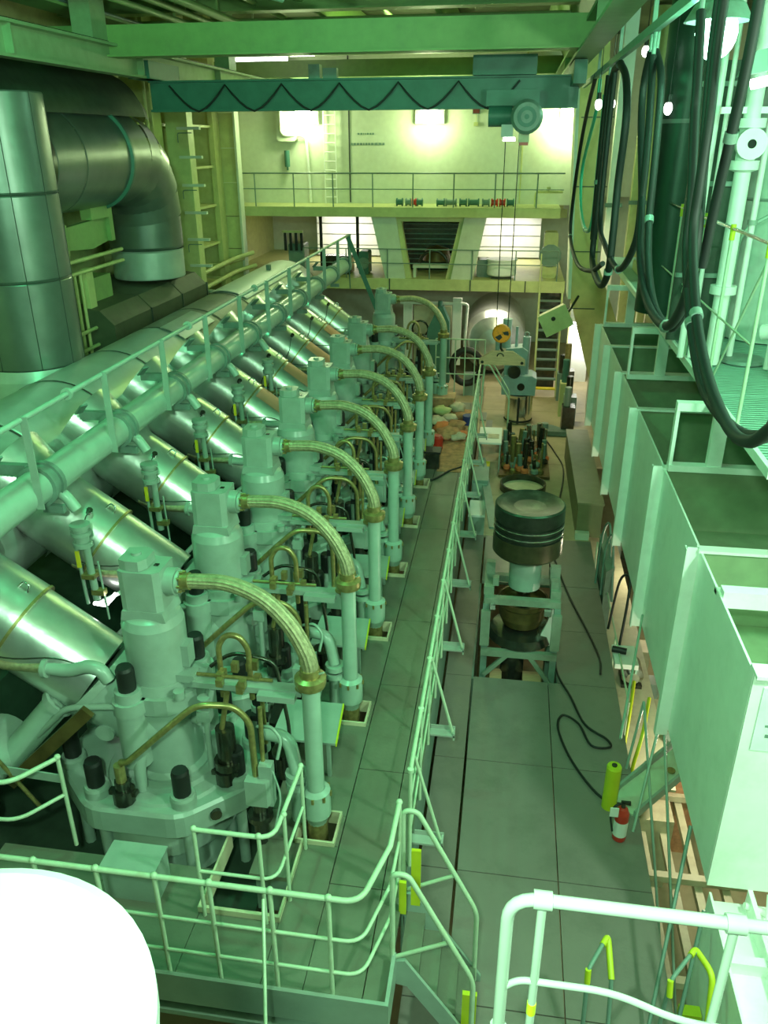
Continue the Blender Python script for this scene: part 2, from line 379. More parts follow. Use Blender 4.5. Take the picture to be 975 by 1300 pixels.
MB().box(-.6, .3, 15.55, 15.78, 6.50, 6.75).build('trolley', 'crane', ho)
MB().lathe([(0, -.28), (.22, -.28), (.27, -.22), (.27, .1), (.2, .15), (0, .15)], (.10, 15.55, 6.33), 22, 'Y').build('motor_drum', 'engine_d', ho)
MB().lathe([(.10, -.30), (.16, -.30), (.16, -.27)], (.10, 15.55, 6.33), 18, 'Y').lathe([(0, -.31), (.04, -.31), (.04, -.28)], (.10, 15.55, 6.33), 12, 'Y').build('motor_cover', 'crane', ho)
MB().cyl((-.55, 15.6, 6.35), (-.15, 15.6, 6.35), .17).build('gearbox', 'crane', ho)
MB().box(-.32, -.12, 15.5, 15.7, 6.02, 6.25).build('rope_guide', 'engine', ho)
MB().box(-.02, .16, 15.5, 15.66, 5.93, 6.1).build('limit_switch', 'beige', ho)
MB().box(0, .15, 15.49, 15.67, 5.89, 5.94).build('red_stop', 'red', ho)
lmp = MB().lathe([(0, 0), (.11, 0), (.10, .06), (0, .06)], (-.18, 15.6, 5.96), 14).build('work_lamp', 'glow', ho)
hb = thing('hook_block', (-.12, 15.6, 2.6), 'orange spotted hook block hanging on two thin ropes in mid hall', 'hook')
for x in (-.24, .0): MB().cyl((x, 15.6, 6.0), (x*.9-.01, 15.6, 2.62), .009, 6).build('rope', 'oil', hb)
MB().lathe([(0, -.07), (.15, -.07), (.175, -.04), (.175, .04), (.15, .07), (0, .07)], (-.12, 15.6, 2.62), 20, 'Y').build('sheave_housing', 'orange', hb)
MB().tube(fillet([(-.12, 15.6, 2.46), (-.12, 15.6, 2.32), (-.04, 15.6, 2.24), (-.12, 15.6, 2.17), (-.20, 15.6, 2.25)], .05, 4), .022, 8).build('hook', 'oil', hb)
MB().ext([(-.24, 2.56), (-.14, 2.62), (-.10, 2.56), (-.16, 2.50)], 15.52, 15.53, 'Y').build('black_blotch', 'black', hb); MB().ext([(-.10, 2.66), (-.0, 2.68), (.02, 2.60), (-.07, 2.61)], 15.52, 15.53, 'Y').build('black_blotch', 'black', hb)
lb = thing('lifting_beam', (-.1, 15.6, 2.1), 'tan roof-shaped lifting beam hanging under the orange hook block', 'lifting beam')
MB().ext([(-.52, 2.12), (-.52, 2.02), (.36, 2.02), (.36, 2.12), (.12, 2.28), (-.28, 2.28)], 15.55, 15.65, 'Y').build('beam', 'wood', lb)
MB().tube([(-.12+.06*math.cos(a*PI/6), 15.54, 2.19+.06*math.sin(a*PI/6)) for a in range(7)], .012, 6).build('shackle', 'oil', lb)
MB().cyl((-.46, 15.54, 2.07), (-.46, 15.66, 2.07), .03).cyl((.30, 15.54, 2.07), (.30, 15.66, 2.07), .03).build('pin', 'oil', lb)

# ================================================================== ENGINE
eb = thing('engine_frame', (-3.0, 12, -1), 'long green-grey engine entablature below the row of cylinder covers', 'engine')
MB().box(-5.4, -2.02, 4.9, 20.6, -1.0, -.56).build('entablature', 'nearblack', eb)
MB().box(-6.5, -5.3, 5.2, 20.6, -1.0, .6).build('scavenge_box', 'nearblack', eb)
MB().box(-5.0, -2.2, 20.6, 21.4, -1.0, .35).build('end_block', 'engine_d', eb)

G = 'cylinder covers along the engine'
def rounded_poly(cx, cy, rx, ry, n=8, rot=PI/8, cut=.16):
    pts = []
    V = [(cx+rx*math.cos(rot+2*PI*k/n), cy+ry*math.sin(rot+2*PI*k/n)) for k in range(n)]
    for k in range(n):
        a, b, c = V[k-1], V[k], V[(k+1) % n]
        pts.append((b[0]+(a[0]-b[0])*cut, b[1]+(a[1]-b[1])*cut)); pts.append((b[0]+(c[0]-b[0])*cut*0.3, b[1]+(c[1]-b[1])*cut*0.3)) ; pts.append((b[0]+(c[0]-b[0])*cut, b[1]+(c[1]-b[1])*cut))
    return pts
CXC = -3.12
STUDS = [(-.42, -.60), (.42, -.60), (.83, -.26), (.83, .26), (.42, .60), (-.42, .60), (-.83, .26), (-.83, -.26)]
def chamfer(P, c):
    out = []
    for k in range(len(P)):
        a, b, d = Vector(P[k-1]), Vector(P[k]), Vector(P[(k+1) % len(P)])
        s_, e = b+(a-b).normalized()*c, b+(d-b).normalized()*c
        for t in (0, .33, .67, 1): out.append(tuple(s_*(1-t)**2+b*2*t*(1-t)+e*t*t))
    return out
def cover(y):
    yc = y+.30
    t = thing('cylinder_cover', (CXC, yc, .15), 'octagonal green cylinder cover with black-capped studs, nearest to the camera', 'cylinder cover', G)
    P = [(-.45, -.80), (.45, -.80), (.98, -.30), (.98, .30), (.45, .80), (-.45, .80), (-.98, .30), (-.98, -.30)]
    P = chamfer([(CXC+a, yc+b) for a, b in P], .14)
    top = [(CXC+(a-CXC)*.97, yc+(b-yc)*.97) for a, b in P]
    mb = MB(); n = len(P)
    V = [(a, b, .20) for a, b in P]+[(a, b, .43) for a, b in P]+[(a, b, .46) for a, b in top]
    mb.add(V, [tuple(range(n)), tuple(range(3*n-1, 2*n-1, -1))]+[(k+m_*n, (k+1) % n+m_*n, (k+1) % n+(m_+1)*n, k+(m_+1)*n) for m_ in (0, 1) for k in range(n)])
    mb.build('cover_block', 'engine', t)
    MB().lathe([(.62, .46), (.60, .49), (.47, .49), (.45, .53), (.3, .53)], (VX, y+.2, 0), 32).build('valve_seat_ring', 'engine', t)
    MB().lathe([(.70, -.2), (.70, .20)], (CXC, yc, 0), 28).lathe([(.64, -.56), (.64, -.2), (.70, -.2)], (CXC, yc, 0), 28).build('cooling_jacket', 'engine', t)
    for dx, dy in STUDS:
        x = CXC+dx; yy_ = yc+dy
        n_ = MB().lathe([(.12, .46), (.12, .54), (.11, .57), (0, .57)], (x, yy_, 0), 14).build('stud_nut', 'engine', t)
        MB().lathe([(.082, .57), (.082, .81), (.07, .84), (0, .84)], (x, yy_, 0), 12).build('stud_cap', 'black', n_)
        MB().cyl((x, yy_, -.56), (x, yy_, .20), .055, 8).build('stud', 'engine', t)
    MB().cyl((CXC+.72, yc-.595, .33), (CXC+.66, yc-.50, .33), .055, 10).build('bore_plug', 'oil', t)
    return t
VX = -3.0; VO = .2
cv0 = cover(CYL[0])
for k in range(1, 9):
    if k == 7: continue
    copy(cv0, (CXC, CYL[k]+.30, .15), 'octagonal green cylinder cover with black-capped studs, %s' % (nth(k) if k < 7 else 'alone at the far end'))
# opened cylinder: liner rim and bare studs
ol = thing('open_cylinder', (-3.0, CYL[7], -.5), 'cylinder without its cover, open bore and bare studs, near far end of engine', 'cylinder')
MB().lathe([(.62, -.55), (.62, -.15), (.42, -.15), (.42, -.55)], (-3.0, CYL[7], 0), 24).build('liner', 'oil', ol)
for k in range(8):
    a = PI/8+k*PI/4; MB().cyl((-3+.74*math.cos(a), CYL[7]+.66*math.sin(a), -.55), (-3+.74*math.cos(a), CYL[7]+.66*math.sin(a), .55), .045, 8).build('stud', 'oil', ol)

def valve(y):
    t = thing('exhaust_valve', (VX, y, .46), 'x', 'exhaust valve', 'exhaust valves standing on the cylinder covers')
    MB().lathe([(.36, .50), (.36, .56), (.31, .60), (.30, 1.28), (.33, 1.32)], (VX, y, 0), 26).build('valve_housing', 'engine', t)
    # raised flange with lobes and corner bosses
    lob = MB().ext(rounded_poly(VX, y, .40, .36, 8, PI/8, .3), 1.32, 1.50)
    lob.lathe([(0, 1.50), (.30, 1.50), (.285, 1.60), (0, 1.60)], (VX, y, 0), 24)
    lob.build('flange', 'engine', t)
    for sx, sy in ((-1, -1), (1, 1), (1, -1), (-1, 1)):
        x = VX+sx*.27; yb = y+sy*.25
        if (sx, sy) == (1, -1):
            MB().cyl((x, yb, 1.5), (x, yb, 1.58), .05, 10).build('flange_nut', 'engine', t); continue
        if sx < 0 and sy < 0: x = VX-.15; yb = y-.31
        b = MB().cyl((x-.02, yb, .75), (x-.02, yb, 1.36), .135, 16).lathe([(.15, 1.36), (.15, 1.50), (.12, 1.50), (.115, 1.60), (0, 1.60)], (x-.02, yb, 0), 16).build('stud_boss', 'engine', t)
        MB().lathe([(.078, 1.60), (.078, 1.82), (.065, 1.85), (0, 1.85)], (x-.02, yb, 0), 14).build('stud_cap', 'black', b)
    MB().lathe([(.27, 1.60), (.27, 2.18), (.24, 2.26), (.16, 2.30)], (VX, y, 0), 26).build('air_cylinder', 'engine', t)
    bx = MB().ext([(VX-.18, y-.15), (VX-.13, y-.17), (VX+.13, y-.17), (VX+.18, y-.13), (VX+.18, y+.15), (VX-.18, y+.15)], 2.24, 2.76)
    bx.ext([(VX-.20, 2.26), (VX+.20, 2.26), (VX+.18, 2.36), (VX-.18, 2.36)], y-.18, y+.17, 'Y')
    bx.build('actuator_block', 'engine', t)
    MB().ext([(VX-.17, y-.12), (VX-.10, y-.15), (VX+.01, y-.15), (VX+.06, y-.08), (VX+.06, y+.08), (VX-.02, y+.13), (VX-.17, y+.1)], 2.762, 2.86).cyl((VX-.06, y-.01, 2.86), (VX-.06, y-.01, 2.885), .045, 8).build('top_cap', 'engine', t)
    MB().box(VX+.09, VX+.13, y-.03, y+.01, 2.762, 2.768).build('vent_slot', 'oil', t)
    MB().lathe([(0, .17), (.125, .17), (.125, .27), (0, .27)], (VX, y, 2.60), 18, 'X').build('hose_port', 'engine', t)
    rf = MB().lathe([(0, .275), (.105, .275), (.105, .30), (0, .30)], (VX, y, 2.60), 18, 'X').build('port_flange', 'pipe', t)
    mb = MB()
    for k in range(8):
        a = 2*PI*k/8; mb.cyl((VX+.29, y+.092*math.cos(a), 2.60+.092*math.sin(a)), (VX+.325, y+.092*math.cos(a), 2.60+.092*math.sin(a)), .014, 6)
    mb.build('bolt_ring', 'brass', rf)
    # gas outlet elbow towards the receiver
    MB().cyl((VX-.02, y, .98), (VX-.56, y, 1.44), .33, 24, .41).cyl((VX-.54, y, 1.42), (VX-.60, y, 1.475), .425, 24).build('gas_outlet', 'engine', t)
    MB().cyl((VX-.42, y-.38, 1.10), (VX-.42, y-.28, 1.10), .09, 14).build('inspection_cover', 'engine', t)
    # cooling pipes: lower bend and outlet pipe to the left
    MB().tube(fillet([(VX-.12, y-.42, .50), (VX-.12, y-.42, .80), (VX-.08, y-.25, 1.0)], .15, 5), .055, 10).build('cooling_bend', 'engine', t)
    cp = MB().tube(fillet([(VX-.30, y-.36, 1.72), (VX-.36, y-.36, 1.84), (VX-.48, y-.36, 1.86), (VX-.66, y-.36, 1.78), (VX-.86, y-.36, 1.80)], .09, 5), .060, 12).build('cooling_outlet', 'engine', t)
    MB().cyl((VX-.84, y-.36, 1.80), (VX-.88, y-.36, 1.80), .095, 12).build('outlet_flange', 'engine', cp)
    MB().tube([(VX-.88, y-.36, 1.80), (VX-1.25, y-.36, 1.80), (VX-1.5, y-.3, 1.86)], .055, 10).build('outlet_hose', 'braid', t)
    MB().tube(fillet([(VX-.22, y-.40, 1.46), (VX-.50, y-.42, 1.44), (VX-.72, y-.42, 1.40), (VX-1.15, y-.45, .92)], .12, 5), .032, 8).build('drain_line', 'engine', t)
    MB().cyl((VX+.29, y-.05, 1.12), (VX+.37, y-.08, 1.12), .07, 12).build('side_plug', 'engine', t)
    # side lugs and bolts right of the cylinder
    MB().box(VX+.25, VX+.42, y-.12, y+.14, 1.52, 1.60).box(VX+.24, VX+.32, y-.08, y+.06, 1.72, 1.95).box(VX+.2, VX+.38, y-.16, y-.02, 1.60, 1.68).build('side_lug', 'engine', t)
    return t
v0 = valve(CYL[0]+VO); v0.scale = (1.03, 1.03, .957)
VL = ['exhaust valve tower closest to the camera, black stud cap on its left', 'second tall valve tower from the camera', 'third valve tower from the camera, grey-green with a square top',
 'fourth valve tower from the camera, small pale highlight on its top', 'fifth valve tower from the camera along the walkway', 'sixth valve tower from the camera, dark green', 'seventh valve tower from the camera, last before the gap', '', 'pale valve tower standing alone beyond the open cylinder']
v0['label'] = VL[0]
for k in range(1, 9):
    if k != 7: copy(v0, (VX, CYL[k]+VO, .46), VL[k])

# starting-air standpipe with braided hose
PX = -1.52
def standpipe(y):
    t = thing('air_standpipe', (PX, y, 0), 'x', 'pipe', 'standpipes beside the walkway')
    MB().cyl((PX, y, .30), (PX, y, 1.70), .082, 16).build('pipe', 'pipe', t)
    MB().lathe([(.085, 1.66), (.13, 1.68), (.14, 1.72), (.14, 1.77), (.10, 1.79), (0, 1.79)], (PX, y, 0), 18).build('upper_flange', 'brass', t)
    MB().lathe([(.085, .52), (.135, .49), (.135, .22), (.10, .14), (.09, .10)], (PX, y, 0), 18).build('sleeve', 'pipe', t)
    mb = MB()
    for k in range(8): mb.box(PX+.137*math.cos(k*PI/4)-.012, PX+.137*math.cos(k*PI/4)+.012, y+.137*math.sin(k*PI/4)-.012, y+.137*math.sin(k*PI/4)+.012, .44, .49)
    mb.build('sleeve_bolts', 'brass', t)
    MB().cyl((PX, y, -.5), (PX, y, .14), .095, 14).build('foot_pipe', 'brass', t)
    MB().bar((PX-.05, y, 1.76), (PX+.13, y-.02, 1.84), .02, .01).build('clamp_lever', 'pipe', t)
    return t
def hose(y):
    t = thing('braided_hose', (PX, y, 1.79), 'x', 'hose', 'braided hoses arching from the valves')
    p = spline([(VX+.32, y+VO, 2.51), (VX+.48, y+VO, 2.525), (VX+.76, y+.18, 2.53), (VX+1.06, y+.12, 2.45), (VX+1.29, y+.06, 2.27), (VX+1.43, y+.02, 2.05), (PX, y, 1.90), (PX, y, 1.79)], 6)
    n = len(p); MB().tube(p, [.066+.012*i/n for i in range(n)], 28, True, .07).build('braid', 'braid', t)
    MB().cyl(p[0], p[3], .078, 16).build('end_ferrule', 'brass', t)
    MB().cyl((PX, y, 1.79), (PX, y, 1.86), .088, 16).build('lower_ferrule', 'brass', t)
    return t
s0 = standpipe(CYL[0]); h0 = hose(CYL[0])
for k in range(9):
    if k == 7: continue
    i = k
    la = 'green vertical standpipe rising through the deck, %s' % (nth(i) if k < 7 else 'farthest one, beyond the gap')
    lb_ = 'arched braided hose ending on the %s standpipe' % ('nearest' if k == 0 else ORD[k] if k < 7 else 'farthest')
    if k == 0: s0['label'] = la; h0['label'] = lb_
    else: copy(s0, (PX, CYL[k], 0), la); copy(h0, (PX, CYL[k], 1.79), lb_)

# fuel/starting valve gear between each cover and its standpipe
def gear(y):
    t = thing('fuel_valve_gear', (-2.2, y, .46), 'x', 'valve gear', 'fuel valve and pipe clusters beside the valves')
    MB().box(-2.62, -1.62, y+.02, y+.12, 1.52, 1.58).box(-2.0, -1.66, y-.06, y+.16, 1.50, 1.56).build('support_bar', 'engine', t)
    MB().cyl((-1.64, y+.05, 1.62), (-1.56, y, 1.62), .05, 8).build('bar_bracket', 'brass', t)
    MB().tube(fillet([(-2.42, y+.22, 1.3), (-2.42, y+.22, 1.86), (-2.34, y+.22, 1.98), (-2.22, y+.22, 1.98), (-2.14, y+.22, 1.86), (-2.14, y+.22, 1.3)], .14, 5), .028, 8).build('arched_fuel_pipe', 'brass', t)
    MB().tube(fillet([(-3.20, y-.40, .95), (-3.12, y-.42, .98), (-2.72, y-.40, 1.38), (-2.45, y-.33, 1.62), (-2.15, y-.25, 1.58), (-2.02, y-.22, 1.4), (-2.02, y-.2, .72)], .12, 5), .030, 8).build('long_fuel_pipe', 'brass', t)
    MB().tube([(-1.95, y-.14, 1.5), (-1.96, y-.16, .7)], .022, 8).tube([(-2.3, y+.02, 1.5), (-2.42, y-.0, .9)], .026, 8).tube([(-2.08, y+.3, 1.5), (-2.08, y+.32, .7)], .024, 8).build('fuel_pipes', 'brass', t)
    MB().cyl((-3.22, y-.40, .60), (-3.22, y-.40, .92), .05, 10).build('pipe_end', 'brass', t)
    for x, yy_ in ((-3.22, y-.40), (-2.38, y-.02)):
        MB().cyl((x, yy_, .50), (x, yy_, .64), .10, 10).cyl((x, yy_, .64), (x, yy_, .74), .07, 8).box(x-.13, x+.13, yy_-.03, yy_+.03, .58, .63).build('fuel_valve', 'oil', t)
    MB().cyl((-2.36, y+.02, .5), (-2.36, y+.02, 1.1), .09, 12).cyl((-2.36, y+.02, .66), (-2.36, y+.02, .74), .13, 12).build('injector_body', 'oil', t)
    MB().ext([(-2.1, y-.30), (-1.9, y-.30), (-1.86, y-.18), (-1.9, y-.1), (-2.1, y-.1)], .50, .78).box(-1.98, -1.86, y-.24, y-.14, .46, .92).build('distributor_block', 'engine', t)
    MB().cyl((-2.0, y-.22, .10), (-2.0, y-.22, .50), .07, 10).cyl((-2.0, y-.22, .3), (-2.0, y-.22, .36), .12, 10).cyl((-2.0, y-.22, -.3), (-2.0, y-.22, .1), .05, 8).build('indicator_valve', 'oil', t)
    e = MB().tube(fillet([(-2.02, y+.14, .98), (-1.78, y+.10, .98), (-1.70, y+.02, .66)], .16, 6), .065, 12).build('cooling_elbow', 'pipe', t)
    MB().cyl((-1.70, y+.02, .66), (-1.70, y+.02, .60), .11, 12).cyl((-1.70, y+.02, .56), (-1.70, y+.02, .5), .11, 12).cyl((-1.70, y+.02, .1), (-1.70, y+.02, .56), .075, 10).build('elbow_flange', 'pipe', e)
    MB().tube(fillet([(-2.06, y+.05, 1.12), (-1.9, y-.02, 1.2), (-1.8, y-.06, 1.1), (-1.84, y-.1, .9)], .06, 4), .016, 6).tube(fillet([(-1.86, y-.2, .85), (-1.78, y-.24, .6), (-1.86, y-.28, .2)], .1, 4), .01, 5).build('thin_line', 'pipe', t)
    mb = MB(); rr = random.Random(3)
    for k in range(9):
        x = -2.5+rr.random()*.55; yy_ = y-.05+rr.random()*.35; z = 1.55+rr.random()*.08
        mb.box(x-.03, x+.03, yy_-.03, yy_+.03, z, z+.04+.06*rr.random())
    mb.cyl((-2.62, y+.12, 1.60), (-1.9, y+.12, 1.60), .018, 8)
    mb.build('pipe_clamps', 'brass', t)
    MB().tube([(-2.52, y+.0, .6), (-2.52, y+.0, 1.2), (-2.45, y+.05, 1.5)], .03, 8).box(-2.58, -2.46, y-.06, y+.06, 1.2, 1.32).cyl((-2.52, y, 1.36), (-2.52, y, 1.44), .06, 8).build('pressure_line', 'engine', t)
    MB().box(-2.3, -1.98, y+.98, y+1.32, -.3, .38).build('dark_block', 'oil', t)  # plain dark filler block between covers and standpipes
    MB().cyl((-2.15, y+.42, 1.1), (-2.15, y+.42, 1.3), .07, 10).cyl((-2.15, y+.42, .5), (-2.15, y+.42, 1.1), .04, 8).box(-2.24, -2.06, y+.38, y+.46, .9, .96).build('dark_valve', 'black', t)
    MB().tube(fillet([(-2.55, y+.30, 1.56), (-2.35, y+.36, 1.7), (-1.95, y+.38, 1.62), (-1.85, y+.36, .9), (-1.85, y+.3, .2)], .12, 4), .02, 6).build('return_line', 'oil', t)
    MB().cyl((-1.9, y+.3, .35), (-1.9, y+.3, .62), .09, 10).cyl((-1.9, y+.3, .62), (-1.9, y+.3, .66), .12, 10).build('filter_cup', 'oil', t)
    MB().cyl((-2.18, y+.5, .46), (-2.18, y+.5, 1.02), .08, 12).cyl((-2.18, y+.5, 1.02), (-2.18, y+.5, 1.22), .062, 10).build('relief_valve', 'engine', t)
    return t
g0 = gear(CYL[0])
for k in range(9):
    la = 'cluster of brass fuel pipes and dark valves beside the %s' % (['nearest valve tower', 'second valve tower', 'third valve tower', 'fourth valve tower', 'fifth valve tower', 'sixth valve tower', 'seventh valve tower', 'x', 'pale far valve tower'][k])
    if k == 0: g0['label'] = la
    elif k != 7: copy(g0, (-2.2, CYL[k], .46), la)

# raised step plates next to the standpipes
def step(y):
    t = thing('step_plate', (-1.8, y, 0), 'x', 'step', 'raised step plates beside the standpipes')
    MB().ext([(-2.15, y-.32), (-1.48, y-.32), (-1.53, y+.32), (-2.15, y+.32)], .43, .455).build('plate', 'engine', t)
    MB().ext([(-1.48, y-.32), (-1.465, y-.32), (-1.515, y+.32), (-1.53, y+.32)], .42, .458).build('yellow_edge', 'yellow', t)
    for x, yy_ in ((-1.56, y-.28), (-1.60, y+.28), (-2.1, y-.28), (-2.1, y+.28)): MB().box(x-.02, x+.02, yy_-.02, yy_+.02, 0, .43).build('leg', 'engine', t)
    return t
st0 = step(6.60)
for k in range(6):
    la = 'raised green step plate with yellow edge, %s' % (nth(k))
    if k == 0: st0['label'] = la
    else: copy(st0, (-1.8, 6.60+1.72*k, 0), la)

# ------------------------------------------------------------------ exhaust receiver and branches
rc = thing('exhaust_receiver', (-6.05, 12.5, 2.1), 'huge silver clad exhaust receiver lying along the engine', 'exhaust pipe')
RXc, RZc, RR = -6.05, 2.12, .93
ed = [3.4]+[5.6-.86+1.72*k for k in range(11)]
for i, (a, b) in enumerate(zip(ed, ed[1:])):
    mm = 'steel' if a < 13.2 else 'oldclad' if a < 16.5 else 'clad'
    MB().lathe([(0, a), (RR*.98, a), (RR, a+.03), (RR, b-.04), (RR*.985, b)], (RXc, 0, RZc), 44, 'Y').build('cladding_panel', mm, rc)
    MB().lathe([(RR+.008, b-.06), (RR+.012, b-.04), (RR+.008, b-.015)], (RXc, 0, RZc), 44, 'Y').build('seam_band', 'seam', rc)
MB().lathe([(RR*.98, 21.9), (.5, 22.05), (0, 22.05)], (RXc, 0, RZc), 36, 'Y').build('end_cap', 'oldclad', rc)
# light cover plates lying on the crown at the far end
cp_ = thing('cover_sheet', (-5.9, 17.5, 3.06), 'bright bare sheet of cladding lying on top at the far end of the receiver', 'cladding sheet')
MB().lathe([(RR+.03, 16.9), (RR+.035, 21.7), (RR+.02, 21.7), (RR+.015, 16.9)], (RXc, 0, RZc), 12, 'Y', PI*.32, PI*.62).build('sheet', 'white', cp_)
MB().box(-5.98, -5.88, 19.9, 20.0, 3.08, 3.2).build('lug', 'engine_d', cp_)
cp2 = tag(MB().lathe([(RR+.03, 13.2), (RR+.035, 14.7), (RR+.02, 14.7), (RR+.015, 13.2)], (RXc, 0, RZc), 12, 'Y', PI*.30, PI*.46).build('cover_sheet', 'steel'), 'smaller grey cladding sheet on the receiver before the bright one', 'cladding sheet')

def branch(y):
    t = thing('exhaust_branch', (-4.4, y, 2.2), 'x', 'exhaust pipe', 'silver exhaust branches between valves and receiver')
    y = y+VO; a = Vector((-3.60, y, 1.42)); b = Vector((-5.40, y, 2.70)); d = (b-a).normalized(); L_ = (b-a).length
    q = lambda t_: tuple(a+d*t_)
    MB().cyl(q(0.02), q(.85), .395, 30, .405).build('lower_shell', 'clad', t)
    MB().cyl(q(.86), q(1.75), .43, 30, .425).build('upper_shell', 'clad', t)
    MB().cyl(q(1.76), q(L_-.28), .455, 30, .50).build('root_shell', 'clad', t); MB().cyl(q(L_-.28), q(L_-.02), .50, 30, .56).build('root_flare', 'clad', t)
    MB().cyl(q(.84), q(.865), .440, 30).cyl(q(1.74), q(1.765), .465, 30).build('seam_ring', 'brass', t)
    n_ = Vector((-d.z, 0, d.x)).normalized()
    if n_.z < 0: n_ = -n_
    s_ = Vector((0, -1, 0))
    def on(tt, ang, r): return a+d*tt+(n_*math.cos(ang)+s_*math.sin(ang))*r
    cl = MB().cyl(on(1.15, .55, .42), on(1.15, .55, .49), .035, 8).build('thermometer_pocket', 'oil', t)
    MB().tube(spline([on(1.15, .55, .49), on(1.12, .8, .50), on(1.02, 1.2, .49), on(.95, 1.7, .46), on(.7, 1.5, .43), on(.4, 1.0, .42), on(.1, .8, .41)], 4), .007, 5).build('sensor_wire', 'oil', cl)
    MB().tube([on(.95, .15, .42), on(.97, .1, .49), on(1.03, .1, .49), on(1.05, .15, .42)], .012, 6).build('clip', 'shiny', t)
    return t
b0 = branch(CYL[0])
BL = ['silver exhaust branch at the left edge, nearest to the camera', 'second silver exhaust branch from the camera', 'third silver exhaust branch from the camera', 'fourth silver exhaust branch from the camera', 'fifth exhaust branch from the camera with a copper patch', 'sixth exhaust branch from the camera', 'seventh exhaust branch from the camera, copper coloured patch', 'exhaust branch leading to the open cylinder', 'farthest exhaust branch at the end of the engine']
b0['label'] = BL[0]
brs = [b0]
for k in range(1, 9): brs.append(copy(b0, (-4.4, CYL[k], 2.2), BL[k]))
for k in (4, 5, 6, 7):
    a = Vector((-3.60, CYL[k]+VO, 1.42)); d = (Vector((-5.40, CYL[k]+VO, 2.70))-a).normalized()
    p0, p1 = a+d*.1, a+d*.8
    mb = MB(); n_ = Vector((-d.z, 0, d.x)); n_ = n_ if n_.z > 0 else -n_; s_ = Vector((0, -1, 0)); V = []
    for j in range(7):
        an = -.6+j*.2; o_ = (n_*math.cos(an)+s_*math.sin(an))*.412; V += [p0+o_, p1+o_]
    mb.add(V, [(2*j, 2*j+1, 2*j+3, 2*j+2) for j in range(6)], True)
    mb.build('copper_patch', 'copper', brs[k], )
# scalloped cladding aprons around the branch roots
def apron(y):
    mb = MB(); n = 16; V = []; rr = random.Random(11)
    r = RR+.05
    for j in range(n+1):
        t_ = j/n; yy_ = y+.50+t_*.72; zt = .62+.10*((j % 4)/3)+rr.uniform(-.03, .03)
        for an in (zt, .35, .0, -.35, -.7): V.append((RXc+r*math.cos(an), yy_, RZc+r*math.sin(an)))
    mb.add(V, [(5*j+i, 5*j+i+1, 5*j+i+6, 5*j+i+5) for j in range(n) for i in range(4)], True)
    return mb.build('scalloped_apron', 'clad', rc)
for y in [CYL[0]-1.72]+CYL[:7]: apron(y)

# ------------------------------------------------------------------ gas pipe and thin rail above the branches
gp = thing('main_air_pipe', (-4.5, 12, 2.9), 'thick pale green pipe running the whole length beside the receiver', 'pipe')
GX, GZ = -4.50, 2.90
jn = [3.6]+[5.1+1.72*k for k in range(10)]+[22.2]
for a, b in zip(jn, jn[1:]):
    MB().lathe([(.175, a+.1), (.175, b-.1)], (GX, 0, GZ), 24, 'Y').build('pipe_length', 'pipe', gp)
    MB().lathe([(.10, b-.1), (.215, b-.1), (.215, b-.05), (.19, b-.05), (.19, b+.04), (.215, b+.04), (.215, b+.1), (.1, b+.1)], (GX, 0, GZ), 22, 'Y').build('coupling', 'engine_d', gp)
MB().lathe([(0, 22.2), (.175, 22.2)], (GX, 0, GZ), 22, 'Y').build('end_cap', 'pipe', gp)
for i, b in enumerate(jn[1:-1]):
    MB().box(GX-.45, GX-.12, b-.04, b+.04, GZ+.10, GZ+.20).build('saddle_bracket', 'engine_d', gp); MB().box(GX-.02, GX+.20, b-.03, b+.03, GZ-.30, GZ-.22).build('foot_bracket', 'engine_d', gp); MB().bar((GX-.42, b-.1, GZ+.2), (GX-.30, b-.16, GZ+.32), .10, .02).build('tab', 'engine_d', gp)
tr = thing('receiver_handrail', (-4.32, 12, 3.0), 'thin green guard rail with flat posts above the thick pale pipe', 'railing')
MB().tube([(-4.345, 3.4, 3.69), (-4.345, 22.1, 3.69)], .028, 10).build('top_rail', 'pipe', tr)
for k in range(11): MB().bar((-4.31, 6.45+1.57*k, 2.80), (-4.31, 6.45+1.57*k, 3.72), .075, .014, (0, 1, 0)).build('post', 'engine', tr)
for y in (7.3, 10.6, 13.7): MB().lathe([(.030, y-.02), (.06, y-.02), (.06, y+.02), (.030, y+.02)], (-4.345, 0, 3.69), 14, 'Y').build('rail_collar', 'pipe', tr)
MB().bar((-4.33, 22.0, 3.66), (-3.55, 22.0, 1.75), .12, .03, (0, 1, 0)).build('end_brace', 'crane', tr); MB().bar((-4.33, 22.0, 3.66), (-4.33, 22.2, 2.3), .06, .02).build('end_brace', 'crane', tr)

